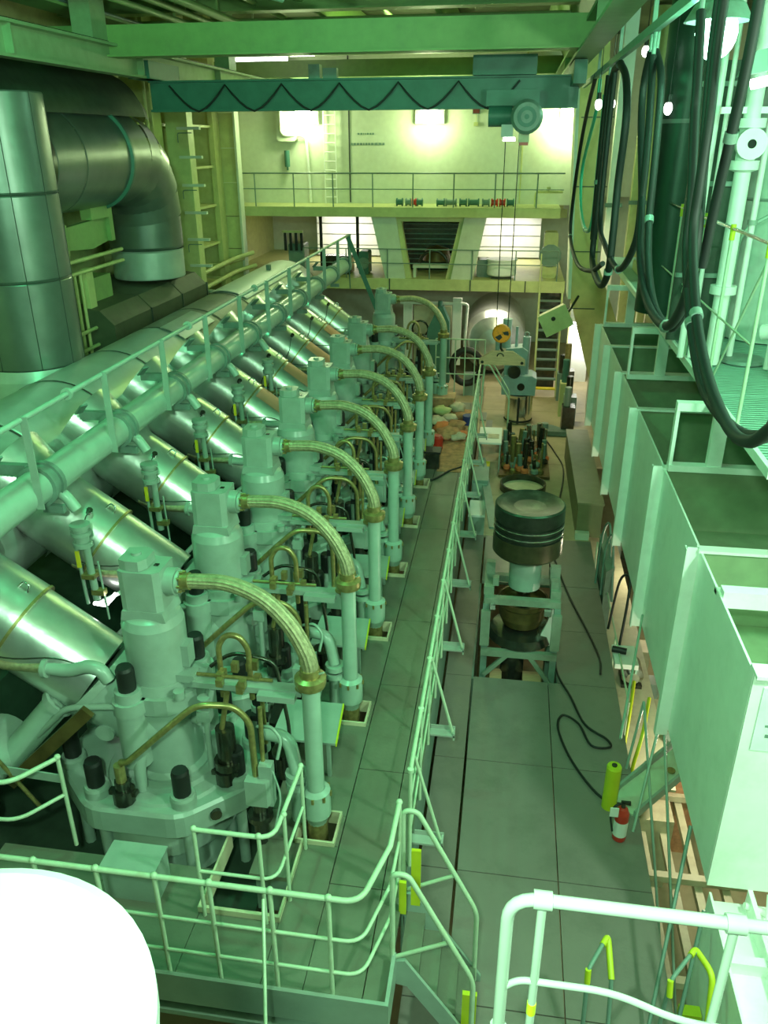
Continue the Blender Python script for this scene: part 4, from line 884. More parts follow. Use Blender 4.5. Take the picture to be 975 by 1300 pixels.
# lamps of the upper right
gl_ = thing('green_floodlight', (1.5, 8.0, 6.9), 'glaring green-white floodlight hanging at the upper right', 'lamp')
MB().blob((1.55, 8.02, 6.78), .17, .17, .2, 16, 10).build('bulb', 'glowc', gl_)
MB().lathe([(.10, 7.05), (.20, 6.98), (.27, 6.86), (.25, 6.86), (.18, 6.96), (.08, 7.03)], (1.55, 8.02, 0), 20).build('shade', 'engine_d', gl_)
MB().cyl((1.55, 8.02, 7.04), (1.55, 8.02, 8.95), .02, 8).build('stem', 'engine_d', gl_)
fl = thing('fluorescent_fitting', (2.4, 9.0, 6.45), 'white fluorescent fitting with dark reflector at the right edge', 'lamp')
MB().tube([(2.12, 9.0, 6.45), (2.75, 9.0, 6.58)], .045, 10).build('tube', 'glow', fl)
MB().ext([(2.02, 6.52), (2.1, 6.72), (2.8, 6.86), (2.85, 6.66)], 8.9, 9.2, 'Y').build('reflector', 'engine_d', fl)
MB().cyl((2.45, 9.05, 6.78), (2.45, 9.05, 8.95), .02, 6).build('stem', 'engine_d', fl)
for i, (x, y, z, lb_) in enumerate(((1.4, 15, 4.92, 'small bright bulb low between the hanging cables'), (1.75, 14, 7.15, 'small bright bulb high left of the floodlight'), (1.15, 14, 6.46, 'left one of two small bulbs beside the hoses'), (1.32, 13.8, 6.46, 'right one of two small bulbs beside the hoses'), (1.86, 12, 6.34, 'small slanting bulb below the floodlight'))):
    t = thing('small_bulb', (x, y, z), lb_, 'lamp', 'small bulbs at the upper right')
    MB().blob((x, y, z), .055, .055, .08, 10, 6).build('bulb', 'glow', t); MB().cyl((x, y, z+.06), (x, y, z+.16), .03, 8).build('socket', 'black', t)
    MB().cyl((x, y, z+.15), (x, y, 8.9), .006, 5).build('cord', 'black', t)

# ================================================================== HANGING HOSES (festoon)
fx = 1.2
trk = thing('cable_track', (fx, 9, 6.9), 'thin rail overhead from which the black hoses hang', 'track')
MB().box(fx-.03, fx+.03, 5.5, 18.5, 6.90, 6.98).build('track_bar', 'engine_d', trk)
for y in (6.0, 9.2, 12.1, 15.2, 18.2): MB().box(fx-.02, fx+.02, y-.03, y+.03, 6.98, 8.95).build('hanger', 'engine_d', trk)
def festoon(lb_, x, yz, r, mm='hose', grp='black hoses hanging in loops', dx=0):
    t = thing('hanging_hose', (x, yz[0][0], yz[0][1]), lb_, 'hose', grp)
    pts = [(x+dx*math.sin(PI*i/(len(yz)-1)), a, b) for i, (a, b) in enumerate(yz)]
    MB().tube(spline(pts, 7), r, 10).build('hose', mm, t)
    p = Vector(pts[len(pts)//2]); q = (Vector(pts[len(pts)//2+1])-p).normalized()
    MB().cyl(p-q*.03, p+q*.03, r*1.25, 10).build('tie', 'engine_d', t)
    MB().cyl(pts[0], (x, yz[0][0], 6.92), .02, 6).build('hanger', 'engine_d', t)
A = [(9.22, 6.75), (9.45, 6.47), (9.28, 6.11), (8.63, 5.48), (8.23, 4.95), (7.5, 4.68), (6.52, 4.68), (5.98, 4.95), (5.87, 5.31), (5.95, 5.64), (6.12, 6.11), (6.23, 6.53), (6.25, 6.85)]
festoon('black hose making the middle loop over the platform edge', fx, A, .036)
festoon('twin black hose in the middle loop, right strand', fx+.05, [(9.19, 6.75), (8.67, 6.49), (8.49, 6.03), (8.40, 5.6), (8.34, 5.3), (8.01, 4.91), (7.4, 4.66), (6.55, 4.66), (6.05, 4.95)], .034)
festoon('thickest black hose of the nearest loop at the right edge', fx, [(6.84, 6.80), (6.60, 6.3), (6.53, 6.12), (6.24, 5.63), (6.13, 5.28), (5.64, 4.88), (5.05, 4.62), (4.36, 4.6), (3.88, 4.7), (3.65, 4.85), (3.3, 5.4)], .034)
festoon('second hose of the nearest loop, strapped beside the thickest one', fx-.06, [(5.81, 6.8), (5.81, 6.49), (5.73, 6.11), (5.73, 5.75), (5.7, 5.42), (5.26, 5.01), (4.72, 4.76), (4.13, 4.66), (3.75, 4.72), (3.45, 4.9)], .032)
festoon('upper right slanting black hose behind the floodlight', fx+.08, [(5.55, 6.8), (5.6, 6.4), (5.72, 6.0), (5.85, 5.6), (5.95, 5.2)], .034)
festoon('black hose loop left of the middle loop, with round top', fx, [(12.07, 6.85), (12.82, 6.73), (12.94, 5.95), (13.06, 5.0), (13.06, 4.32), (11.57, 4.19), (10.8, 4.47), (10.71, 4.91), (10.76, 5.53), (10.65, 6.21), (11.09, 6.63), (11.9, 6.85)], .045)
festoon('thin black hose forming the lowest far loop over the column', fx, [(15.62, 6.95), (16.66, 6.58), (17.8, 5.93), (18.72, 4.87), (18.62, 4.09), (15.94, 3.88), (13.14, 4.15), (11.55, 4.47)], .036)
festoon('green hose in a small loop before the far column', fx, [(14.76, 6.85), (14.95, 6.41), (16.8, 5.54), (16.5, 4.87), (14.88, 4.58), (13.71, 4.83), (13.69, 5.73), (13.67, 6.58)], .030, 'greenhose')
festoon('black hose crossing between the far and middle loops', fx, [(9.0, 6.7), (8.7, 6.0), (8.63, 5.48), (8.72, 5.04), (9.81, 4.64), (11.51, 4.72), (12.47, 4.94), (12.6, 6.0), (12.5, 6.8)], .036)
festoon('thick straight black hose before the far column', fx, [(13.2, 6.8), (13.3, 6.2), (13.3, 5.4), (13.2, 4.6)], .055)

# ================================================================== FOREGROUND
ft = thing('foreground_railing', (.4, 1.02, 3.7), 'blurred white railing close to the camera at the bottom right', 'railing')
MB().tube(fillet([(.060, 1.02, 4.30), (.060, 1.02, 4.80), (1.6, 1.02, 4.80)], .06, 6), .0115, 12).build('top_rail', 'railw', ft)
MB().tube(fillet([(.062, 1.02, 4.56), (.09, 1.02, 4.588), (.26, 1.02, 4.588), (.38, 1.01, 4.548), (.95, 1.0, 4.548)], .05, 5), .0065, 10).build('middle_rail', 'railw', ft)
for x, x2 in ((.118, .112), (.437, .430)):
    p = MB().cyl((x, 1.02, 3.7), (x, 1.02, 4.80), .008, 12).cyl((x-.016, 1.02, 4.80), (x+.016, 1.02, 4.80), .0165, 12).build('post', 'railw', ft)
    MB().cyl((x, 1.02, 4.50), (x, 1.02, 4.53), .0088, 12).build('yellow_tape', 'yellow', p)
MB().cyl((.060, 1.02, 3.7), (.060, 1.02, 4.45), .016, 12).build('socket', 'railw', ft)
dm = thing('white_drum', (-1.18, .94, 3.6), 'large blown-out white round drum top at the bottom left', 'drum')
MB().lathe([(0, 4.19), (.48, 4.19), (.505, 4.18), (.505, 4.13)], (-1.18, .94, 0), 56).build('lid', 'drumw', dm)
MB().lathe([(.495, 4.13), (.495, 3.5)], (-1.18, .94, 0), 56).build('wall', 'black', dm)
MB().cyl((-.71, .78, 3.5), (-.71, .78, 4.08), .012, 8).build('yellow_strip', 'yel', dm)
# machinery under the apron, in front of the engine
um = thing('pump_unit', (-1.6, 3.4, -1), 'dark pump and piping below the front railing', 'pump')
MB().lathe([(0, -.2), (.16, -.2), (.16, .35), (0, .35)], (-1.75, 3.55, -.55), 18, 'Y').build('pump_body', 'engine_d', um)
MB().cyl((-1.9, 3.6, -1), (-1.9, 3.6, -.2), .10).cyl((-1.35, 3.62, -.9), (-1.2, 3.62, -.25), .07).cyl((-2.3, 3.6, -.42), (-1.0, 3.6, -.42), .06).build('pipework', 'engine_d', um)
MB().box(-1.6, -1.3, 3.4, 3.7, -.8, -.5).build('bracket', 'oil', um)
um2 = thing('valve_block', (-.35, 3.6, -1.6), 'dark green valve block in the gap below the short stair', 'valve block')
MB().box(-.52, -.22, 3.75, 4.1, -1.7, -1.2).build('body', 'engine_d', um2)
MB().cyl((-.45, 3.7, -1.6), (-.45, 3.7, -1.1), .03).cyl((-.32, 3.7, -1.6), (-.32, 3.7, -1.05), .03).build('studs', 'engine', um2)
tag(MB().cyl((-.62, 4.05, -1.3), (-.6, 4.1, -.95), .018, 8).build('lever', 'yellow'), 'small yellow-green handle in the gap left of the stair', 'handle')

# ================================================================== LOWER RIGHT GAP
gw = thing('descending_gangway', (1.9, 7.7, -1), 'pale steel gangway with thin handrails sloping down beside the floor edge', 'gangway')
MB().bar((1.60, 7.35, -1.0), (2.55, 8.35, -.95), .34, .04).build('walk_plate', 'rail', gw)
MB().bar((1.74, 7.22, -.97), (2.65, 8.2, -.9), .03, .12).bar((1.50, 7.50, -.97), (2.4, 8.5, -.9), .03, .12).build('side_channel', 'engine', gw)
MB().cyl((2.25, 7.95, -.92), (2.25, 7.95, -.9), .05, 12).build('lug', 'brass', gw)
for pts in ([(1.72, 7.9, -.9), (1.80, 7.9, .1)], [(1.80, 7.9, .1), (2.15, 6.5, -2.6)], [(1.70, 7.0, -1.0), (2.0, 7.8, .1)], [(2.0, 7.8, .1), (2.25, 6.0, -2.8)], [(1.50, 7.4, -.05), (1.95, 9.4, .35)]):
    MB().tube(pts, .016, 6).build('handrail', 'pipe', gw)
yg = thing('yellow_guard_post', (1.50, 7.55, -1), 'yellow-green round guard post standing at the floor edge', 'guard')
MB().lathe([(0, -1), (.085, -1), (.085, -.42), (.075, -.40), (0, -.40)], (1.47, 7.35, 0), 16).build('body', 'yellow', yg)
MB().cyl((1.47, 7.35, -.40), (1.47, 7.35, -.385), .03).build('neck', 'oil', yg)
ex = thing('fire_extinguisher', (1.53, 6.88, -1), 'red fire extinguisher with white label standing on the grey floor', 'extinguisher')
MB().lathe([(0, -.99), (.07, -.99), (.075, -.97), (.075, -.62), (.05, -.56), (.02, -.54)], (1.53, 6.88, 0), 18).build('cylinder', 'red', ex)
MB().lathe([(.0765, -.92), (.0765, -.72)], (1.53, 6.88, 0), 18).build('label', 'white', ex)
MB().cyl((1.53, 6.88, -.55), (1.53, 6.88, -.48), .025).box(1.50, 1.60, 6.87, 6.89, -.50, -.46).build('valve_head', 'oil', ex)
MB().tube(spline([(1.53, 6.88, -.49), (1.44, 6.84, -.50), (1.40, 6.82, -.62), (1.44, 6.83, -.85)], 5), .012, 6).build('hose', 'black', ex)
MB().box(1.38, 1.47, 6.78, 6.79, -.60, -.48).build('tag', 'white', ex)
# stair head with yellow hoops
ls = thing('ladder_head', (1.1, 4.6, -1), 'hooped handrail with yellow-green tape at the bottom of the picture', 'handrail')
MB().tube(fillet([(.93, 4.30, -1), (.93, 4.50, 0), (1.11, 4.82, .02), (1.13, 4.55, -.15), (1.12, 4.2, -1)], .05, 4), .018, 8).build('hoop', 'engine_d', ls)
MB().tube(fillet([(1.06, 4.73, .01), (1.11, 4.82, .02), (1.13, 4.55, -.15)], .05, 4), .026, 8).build('yellow_tape', 'yellow', ls)
MB().cyl((.93, 4.47, -.12), (.93, 4.50, .0), .025, 8).build('yellow_tape', 'yellow', ls)
MB().tube([(.93, 4.3, -.9), (.3, 3.2, -1.0)], .02, 6).tube([(1.12, 4.3, -.8), (1.05, 4.1, -1.0)], .02, 6).build('side_rail', 'engine_d', ls)
ls2 = thing('ladder_head', (1.75, 4.7, -1), 'taped hooped handrail in the gap beside the mint trunk', 'handrail')
MB().tube(fillet([(1.50, 4.4, -1), (1.56, 4.5, 0), (1.80, 4.80, .02), (1.90, 4.6, 0), (1.86, 4.3, -.6)], .08, 4), .018, 8).build('hoop', 'engine_d', ls2)
MB().tube(fillet([(1.75, 4.73, .02), (1.80, 4.80, .02), (1.90, 4.6, 0), (1.87, 4.4, -.35)], .08, 4), .026, 8).build('yellow_tape', 'yellow', ls2)
MB().cyl((1.56, 4.45, -.12), (1.56, 4.5, .0), .025, 8).build('yellow_tape', 'yellow', ls2)
MB().tube([(1.50, 4.6, -1.0), (1.93, 5.9, .25)], .018, 6).tube([(1.72, 4.6, -1), (1.95, 5.2, 0)], .018, 6).build('side_rail', 'engine_d', ls2)
MB().box(1.84, 2.02, 4.9, 5.0, -1.05, -.95).build('threshold', 'yellow', ls2)
# racks on the bottom deck
rk = thing('beige_rack', (2.6, 7.5, -4), 'beige steel rack beams seen through the gap at the right', 'rack')
for x in (2.25, 2.55, 2.85, 3.2):
    MB().box(x, x+.10, 6.0, 10.2, -3.05, -2.95).build('beam', 'beige', rk)
for y in (6.6, 8.1, 9.6): MB().box(2.1, 3.5, y, y+.1, -2.93, -2.83).build('cross_beam', 'beige', rk)
for x in (2.25, 3.2):
    for y in (6.1, 10): MB().box(x, x+.1, y, y+.1, -4, -3.05).build('leg', 'beige', rk)
rr = random.Random(21)
for i in range(12):
    x = 2.15+rr.random()*.7; y = 9.2+i*.7; z = -3.9+rr.random()*1.7; h = .3+rr.random()*.7; mm = ['beige', 'rag', 'engine_d', 'steel', 'beige', 'oil'][i % 6]
    nm = {'beige': 'beige', 'rag': 'brown', 'engine_d': 'dark green', 'steel': 'silver', 'oil': 'black'}[mm]
    t = thing('lower_deck_machine', (x, y, -4), '%s machine on the bottom deck, %s' % (nm, nth(i)), 'machine', 'machines on the bottom deck')
    MB().box(x-.3, x+.45, y-.22, y+.2, -4, z).build('base', mm, t)
    MB().cyl((x, y-.1, z), (x, y-.1, z+h*.5), .14, 12).build('casing', rr.choice(['steel', 'beige', 'engine']), t)
bl = thing('pallet_floor', (1.9, 14, -1.9), 'strip of orange-lit lower landing beside the floor edge', 'landing')
MB().box(1.82, 2.6, 8.8, 16.5, -2.02, -1.98).build('plate', 'beige', bl)
for y in (9.2, 10.8, 12.4, 14.0): MB().cyl((1.9, y, -1.98), (1.9, y, -.9), .018, 6).build('post', 'rail', bl)
MB().tube([(1.9, 9.2, -.9), (1.9, 14, -.9)], .016, 6).build('rail_bar', 'rail', bl)
tag(MB().tube(spline([(1.93, 10.6, -.95), (2.0, 10.8, -.3), (2.02, 11, 0.02), (1.9, 11.1, -.1), (1.8, 11.0, -.9)], 6), .02, 6).build('hose_end', 'black'), 'black hose hanging over the edge below the mint trunk', 'hose')
bag = tag(MB().ext([(1.82, 12.0), (1.98, 12.2), (1.96, 13.6), (1.84, 13.4)], -1.9, -.45).build('hanging_canvas', 'engine_d'), 'dark green canvas hanging in the gap behind the cables', 'canvas')

# ================================================================== LEFT: EXHAUST DUCTS
d1 = thing('near_exhaust_duct', (-7.1, 11.3, 2), 'huge grey vertical lagged duct at the left edge', 'duct')
c1 = (-7.12, 11.25, 0)
for z0, z1 in ((5.35, 6.6), (4.2, 5.33), (2.95, 4.18)):
    MB().lathe([(.71, z0), (.72, z0+.02), (.72, z1-.02), (.71, z1)], c1, 36).build('lagging_sheet', 'duct', d1)
MB().lathe([(.73, 2.95), (.80, 2.8), (.86, 2.3), (.80, 1.6)], c1, 36).build('lower_bell', 'steel', d1)
for a in (-.9, -.2, .5, -1.7): MB().box(c1[0]+.72*math.cos(a)-.004, c1[0]+.72*math.cos(a)+.004, c1[1]+.72*math.sin(a)-.004, c1[1]+.72*math.sin(a)+.004, 2.95, 6.6).build('vertical_seam', 'seam', d1)
for z in (2.94, 4.19, 5.34): MB().lathe([(.715, z-.015), (.725, z), (.715, z+.015)], c1, 36).build('seam_ring', 'seam', d1)
d2 = thing('cross_exhaust_duct', (-7.6, 15, 3), 'huge grey duct running lengthwise and bending down behind the engine', 'duct')
def elbow(mb, c, R0, r, a0, a1, n=6, seg=28):
    # bend in the y-z plane around c
    pts = [(c[0], c[1]+R0*math.sin(a0+(a1-a0)*k/n), c[2]+R0*math.cos(a0+(a1-a0)*k/n)) for k in range(n+1)]
    return mb.tube(pts, r, seg, False)
for y0, y1 in ((12.3, 13.2), (13.22, 14.85), (14.95, 15.75)):
    MB().lathe([(.83, y0), (.84, y0+.02), (.84, y1-.02), (.83, y1)], (-7.65, 0, 5.72), 40, 'Y').build('lagging_sheet', 'duct', d2)
MB().lathe([(.83, 14.82), (.89, 14.84), (.89, 14.90), (.83, 14.93)], (-7.65, 0, 5.72), 40, 'Y').build('teal_strap', 'crane', d2)
for k in range(4):
    a0 = k*PI/8; a1 = (k+1)*PI/8-.01
    MB().tube([(-7.65, 15.75+1.15*math.sin(a), 5.72-1.15+1.15*math.cos(a)) for a in (a0, a1)], .84-.02*k, 36, False).build('elbow_gore', 'duct', d2)
MB().lathe([(.74, 3.95), (.76, 4.0), (.76, 4.57)], (-7.65, 16.9, 0), 36).build('lagging_sheet', 'duct', d2)
MB().lathe([(.73, 3.36), (.74, 3.38), (.74, 3.9), (.76, 3.94)], (-7.65, 16.9, 0), 36).build('bare_sheet', 'steel', d2)
uc = thing('duct_top_shade', (-7.9, 13, 6.5), 'almost black added half shell standing in for shade above the ducts', 'casing')  # added half shell; the shade over the duct is put into its dark colour
MB().lathe([(.92, 9.0), (.94, 9.05), (.94, 16.3), (.85, 16.5), (.7, 17.0)], (-8.02, 0, 6.25), 30, 'Y', PI*.05, PI*1.0).build('casing', 'nearblack', uc)
tc_ = thing('turbocharger_casing', (-7.2, 15.5, 1.5), 'dark brown-green lagged panels beneath the bending duct', 'casing')
for k, (y0, y1) in enumerate(((13.6, 15.2), (15.25, 16.8), (16.85, 18.3))):
    MB().ext([(-8.6, 1.0), (-6.95, 1.0), (-6.95, 3.0), (-7.2, 3.25), (-8.6, 3.35)], y0, y1, 'Y').build('lagging_panel', mat('brown_lagging', (.075, .085, .05), .6, dirt=(.03, .03, .02)), tc_)
    MB().box(-6.97, -6.93, y1, y1+.05, 1.0, 3.02).build('edge_strip', 'seam', tc_)
pf = thing('pipe_rack', (-7.4, 14, 2.5), 'yellow-green frame of pipes and brackets between the two ducts', 'pipe frame')
for x, z in ((-7.35, 4.13), (-7.35, 3.93), (-7.3, 2.95), (-7.3, 2.65)): MB().cyl((x, 12.9, z), (x, 15.1, z), .035, 8).build('long_pipe', 'wallc', pf)
for y in (12.9, 13.1, 13.3, 13.5): MB().cyl((-7.4, y, 2.4), (-7.4, y, 3.9), .03, 8).build('vertical_pipe', 'wallc', pf)
MB().box(-7.5, -7.4, 13.7, 13.95, 2.5, 3.95).build('flat_post', 'wallc', pf)
MB().ext([(13.3, 4.3), (13.3, 4.65), (14.9, 4.72), (14.9, 4.30), (14.3, 4.22)], -7.6, -7.5, 'X').build('trapezoid_duct', 'beam', pf)
MB().box(-7.6, -7.4, 14.2, 15.0, 4.72, 4.95).box(-7.5, -7.42, 14.9, 15.05, 4.3, 5.0).build('bracket_box', 'beam', pf)
MB().box(-8.3, -7.6, 14.0, 15.0, 2.9, 3.7).build('terminal_box', 'beam', pf)
for k in range(5): MB().cyl((-7.55, 13.0+.12*k, 4.2), (-7.55, 13.0+.12*k, 4.7), .04, 8).build('small_pipe', 'wallc', pf)
for i, (x, z) in enumerate(((-7.9, 2.9), (-7.85, 2.55), (-8.2, 2.75))):
    t = thing('shell_pipe', (x, 22, z), ['upper', 'lower', 'middle'][i]+' yellow-green pipe running aft along the left wall', 'pipe')
    MB().bar((x, 22.2, z-.03), (-8.98, 22.2, z-.03), .05, .05).build('wall_bracket', 'wallc', t)
    MB().tube(fillet([(x, 20.6, z-.05), (x, 23.3, z), (x+.4, 23.8, z+.1)], .2), .06, 10).build('pipe', 'wallc', t)
t = thing('riser_line', (-8.1, 18.9, 3), 'thin yellow-green riser pipe bent outward beside the left wall frames', 'pipe')
MB().tube(fillet([(-8.2, 18.9, 8.5), (-8.2, 18.9, 3.5), (-8.4, 18.9, 3.1), (-8.4, 18.9, 2.0)], .15), .05, 8).build('pipe', 'wallc', t)
t = thing('wall_ladder', (-8.25, 20.6, 4), 'yellow-green rung ladder with hoops between the left wall frames', 'ladder')
MB().box(-8.28, -8.24, 20.2, 20.25, 2.0, 7.4).build('stile', 'wallc', t); MB().box(-8.28, -8.24, 20.75, 20.8, 2.0, 7.4).build('stile', 'wallc', t)
for k in range(17): MB().cyl((-8.26, 20.2, 2.2+k*.3), (-8.26, 20.8, 2.2+k*.3), .012, 6).build('rung', 'wallc', t)

# ================================================================== CEILING LINES
for i, (x, z, r, y0, y1, lb_) in enumerate(((-6.2, 7.95, .05, 5, 17.5, 'lowest'), (-6.0, 8.05, .05, 5, 17.5, 'second'), (-5.8, 8.15, .05, 5, 17.5, 'third'), (-5.4, 8.0, .07, 5, 19, 'thick'), (-5.0, 8.3, .05, 5, 22, 'upper'), (-2.9, 8.4, .05, 5, 24, 'central'))):
    t = thing('overhead_pipe', (x, y0, z), '%s green pipe of the bundle under the deckhead at the upper left' % lb_ if i < 5 else 'single green pipe under the middle of the deckhead', 'pipe')
    MB().cyl((x, y0, z), (x, y1, z), r, 10).build('pipe', 'beam', t)
    for y in (8, 12, 16): MB().box(x-.02, x+.02, y-.02, y+.02, z, 8.95).build('hanger', 'beam', t)
for i, pts in enumerate(([(-4.8, 6, 8.1), (-4.8, 11.5, 8.1), (-4.2, 13.0, 8.0), (-3.6, 13.7, 7.9)], [(-4.5, 6, 8.15), (-4.5, 11.3, 8.15), (-3.9, 12.8, 8.05), (-3.2, 13.7, 7.95)], [(-4.1, 6, 8.2), (-4.1, 10.8, 8.2), (-3.2, 12.0, 8.1), (-2.6, 13.7, 8.0)])):
    t = thing('bent_overhead_pipe', pts[0], ['left', 'middle', 'right'][i]+' one of three bent green pipes under the deckhead', 'pipe')
    MB().tube(fillet(pts, .6, 6), .055, 10).build('pipe', 'pipe', t)
t = thing('cable_tray', (-7.4, 10, 7.9), 'flat green cable tray under the deckhead at the upper left corner', 'cable tray')
MB().box(-7.5, -6.95, 5, 17, 7.86, 7.9).build('tray', 'beam', t)
for k in range(4): MB().cyl((-7.42+.13*k, 5, 7.94), (-7.42+.13*k, 17, 7.94), .03, 6).build('cable', 'engine_d', t)
for y in (9.0, 10.6, 12.2): struct(MB().box(-6.4, .9, y, y+.1, 8.6, 8.95).build('trim_%d' % (30+int(y)), 'beam'))
t = thing('dark_machinery', (-2.0, 15.0, 8.4), 'dark pipework cluster under the deckhead at the top centre', 'pipework')
for k in range(7): MB().tube([(-4.8+.1*k, 11+.5*k, 8.15+.05*k), (.6, 11+.5*k, 8.15+.05*k)], .05+.01*(k % 3), 8).build('cross_pipe', ['ceil', 'engine_d', 'beam'][k % 3], t)
for i, (x0, x1, y, z) in enumerate(((-7.2, -5.4, 23.5, 8.0), (-7.2, -5.6, 21.5, 7.75))):
    t = thing('deckhead_tube_lamp', ((x0+x1)/2, y, z), ['farther', 'nearer'][i]+' of two fluorescent tubes glowing under the deckhead', 'lamp')
    MB().cyl((x0, y, z), (x1, y, z), .035, 8).build('tube', 'glow', t); MB().box(x0-.05, x1+.05, y-.08, y+.08, z+.05, z+.1).build('fitting', 'wall', t)
    MB().box((x0+x1)/2-.02, (x0+x1)/2+.02, y-.02, y+.02, z+.1, 8.95).build('hanger', 'wall', t)

# ================================================================== AFT UPPER PLATFORM
ar = thing('aft_platform_railing', (-3.5, 24.5, 4.2), 'thin dark green railing along the upper aft platform', 'railing')
for z, r in ((5.12, .022), (4.70, .015)): MB().tube([(-8.2, 24.52, z), (1.3, 24.52, z)], r, 6).build('rail_bar', 'engine_d', ar)
for k in range(8): MB().cyl((-7.55+1.16*k, 24.52, 4.22), (-7.55+1.16*k, 24.52, 5.12), .02, 6).build('post', 'engine_d', ar)
for i, (x, w_, mm) in enumerate(((-3.35, .18, 'crane'), (-3.10, .14, 'engine_d'), (-2.92, .12, 'red'), (-2.76, .16, 'crane'), (-2.15, .22, 'crane'), (-1.85, .3, 'engine_d'), (-1.50, .2, 'crane'), (-1.2, .3, 'crane'), (-.85, .2, 'engine_d'), (-.6, .18, 'red'), (-.38, .16, 'red'), (-.15, .2, 'crane'))):
    t = thing('stored_valve', (x, 25.0, 4.22), '%s fitting on the upper platform row, %s' % ({'crane': 'teal', 'engine_d': 'dark green', 'red': 'red'}[mm], ['leftmost of all', 'second from the left', 'third from the left', 'fourth from the left, before the gap', 'first after the gap', 'second after the gap', 'third after the gap', 'fourth after the gap', 'fifth after the gap', 'sixth after the gap', 'seventh after the gap', 'rightmost'][i]), 'valve', 'fittings stored on the upper platform')
    MB().cyl((x-w_/2, 25, 4.33), (x+w_/2, 25, 4.33), .08, 10).build('body', mm, t)
    MB().cyl((x-w_/2-.01, 25, 4.33), (x-w_/2+.03, 25, 4.33), .11, 10).build('flange', mm, t); MB().cyl((x+w_/2-.03, 25, 4.33), (x+w_/2+.01, 25, 4.33), .11, 10).build('flange', mm, t)
fln = ['left', 'middle']
for i, x in enumerate((-6.31, -2.6)):
    t = thing('bulkhead_floodlight', (x, 25.8, 6.6), fln[i]+' glaring floodlight on the aft bulkhead', 'lamp', 'floodlights on the aft bulkhead')
    MB().blob((x, 25.72, 6.6), .34, .12, .22, 16, 8).build('lens', 'glowg', t); MB().box(x-.42, x+.42, 25.84, 26.0, 6.4, 6.85).build('housing', 'wall', t)
t = thing('bulkhead_floodlight', (1.35, 25.4, 6.7), 'right glaring floodlight beside the hull column', 'lamp', 'floodlights on the aft bulkhead')
MB().blob((1.45, 25.72, 6.75), .3, .1, .2, 14, 8).build('lens', 'glowg', t); MB().box(1.1, 1.7, 25.84, 26, 6.5, 6.95).build('housing', 'wall', t)
t = thing('bulkhead_ladder', (-5.6, 25.9, 4.2), 'pale vertical rung ladder on the aft bulkhead right of the left floodlight', 'ladder')
for x in (-5.75, -5.40): MB().box(x-.015, x+.015, 25.86, 25.9, 4.22, 7.2).build('stile', 'white', t)
for k in range(11): MB().cyl((-5.75, 25.88, 4.4+.25*k), (-5.40, 25.88, 4.4+.25*k), .018, 6).build('rung', 'white', t)
t = thing('ventilation_trunk', (-6.9, 25.8, 6.3), 'pale rounded ventilation box high on the aft bulkhead', 'vent')
MB().ext(chamfer([(-7.15, 5.95), (-6.55, 5.95), (-6.55, 6.9), (-7.15, 6.9)], .12), 25.75, 26.0, 'Y').build('box', 'wall', t)
MB().cyl((-6.9, 25.72, 6.4), (-6.9, 25.76, 6.4), .14, 14).build('port', 'white', t)
t = thing('bulkhead_pipe', (-6.3, 25.9, 5), 'pale pipe looping from the vent box down the aft bulkhead', 'pipe')
MB().tube(fillet([(-7.0, 25.7, 6.8), (-7.0, 25.7, 6.12), (-6.28, 25.85, 6.1), (-6.22, 25.9, 4.25)], .15), .045, 8).build('pipe', 'white', t)
t = thing('green_bottle', (-6.9, 25.9, 5.3), 'small green bottle-shaped fitting on the aft bulkhead', 'bottle')
MB().cyl((-6.9, 25.88, 5.25), (-6.9, 25.88, 5.7), .08, 10).build('body', 'crane', t); MB().cyl((-6.9, 25.88, 5.15), (-6.9, 25.88, 5.25), .03, 8).build('neck', 'crane', t)
t = thing('stencilled_marking', (-4.4, 25.99, 6.0), 'two faint stencilled lines of text on the aft bulkhead', 'marking')
rr = random.Random(2)
mb = MB(); x = -4.75
while x < -4.3: w_ = rr.uniform(.02, .06); mb.box(x, x+w_, 25.985, 25.99, 6.12, 6.17); x += w_+.03
mb.build('upper_line', 'engine_d', t)['kind'] = 'stuff'
mb = MB(); x = -4.95
while x < -4.0: w_ = rr.uniform(.03, .09); mb.box(x, x+w_, 25.985, 25.99, 5.84, 5.90); x += w_+.03
mb.build('lower_line', 'engine_d', t)['kind'] = 'stuff'
t = thing('fire_detector_box', (-1.27, 25.95, 6.7), 'small dark red box high on the aft bulkhead', 'box'); MB().box(-1.36, -1.18, 25.9, 26, 6.66, 6.84).build('body', mat('dark_red', (.14, .02, .02), .5), t); MB().box(-1.38, -1.16, 25.95, 26, 6.64, 6.86).build('back_plate', 'engine_d', t)
t = thing('junction_box', (-1.27, 25.95, 6.35), 'small yellow-green box under the dark red one', 'box'); MB().box(-1.33, -1.21, 25.93, 26, 6.33, 6.43).build('body', 'wallc', t); MB().cyl((-1.27, 25.97, 6.43), (-1.27, 25.97, 6.64), .012, 6).build('conduit', 'wallc', t)
t = thing('platform_pipe_bridge', (.9, 25.0, 4.2), 'pale pipe bridge at the right end of the upper platform', 'pipe')
MB().tube(fillet([(.55, 25, 4.22), (.55, 25, 4.62), (1.3, 25, 4.62)], .08), .035, 8).build('pipe', 'wallc', t); MB().cyl((.9, 25, 4.62), (.9, 25, 4.75), .05, 8).build('valve', 'wallc', t)

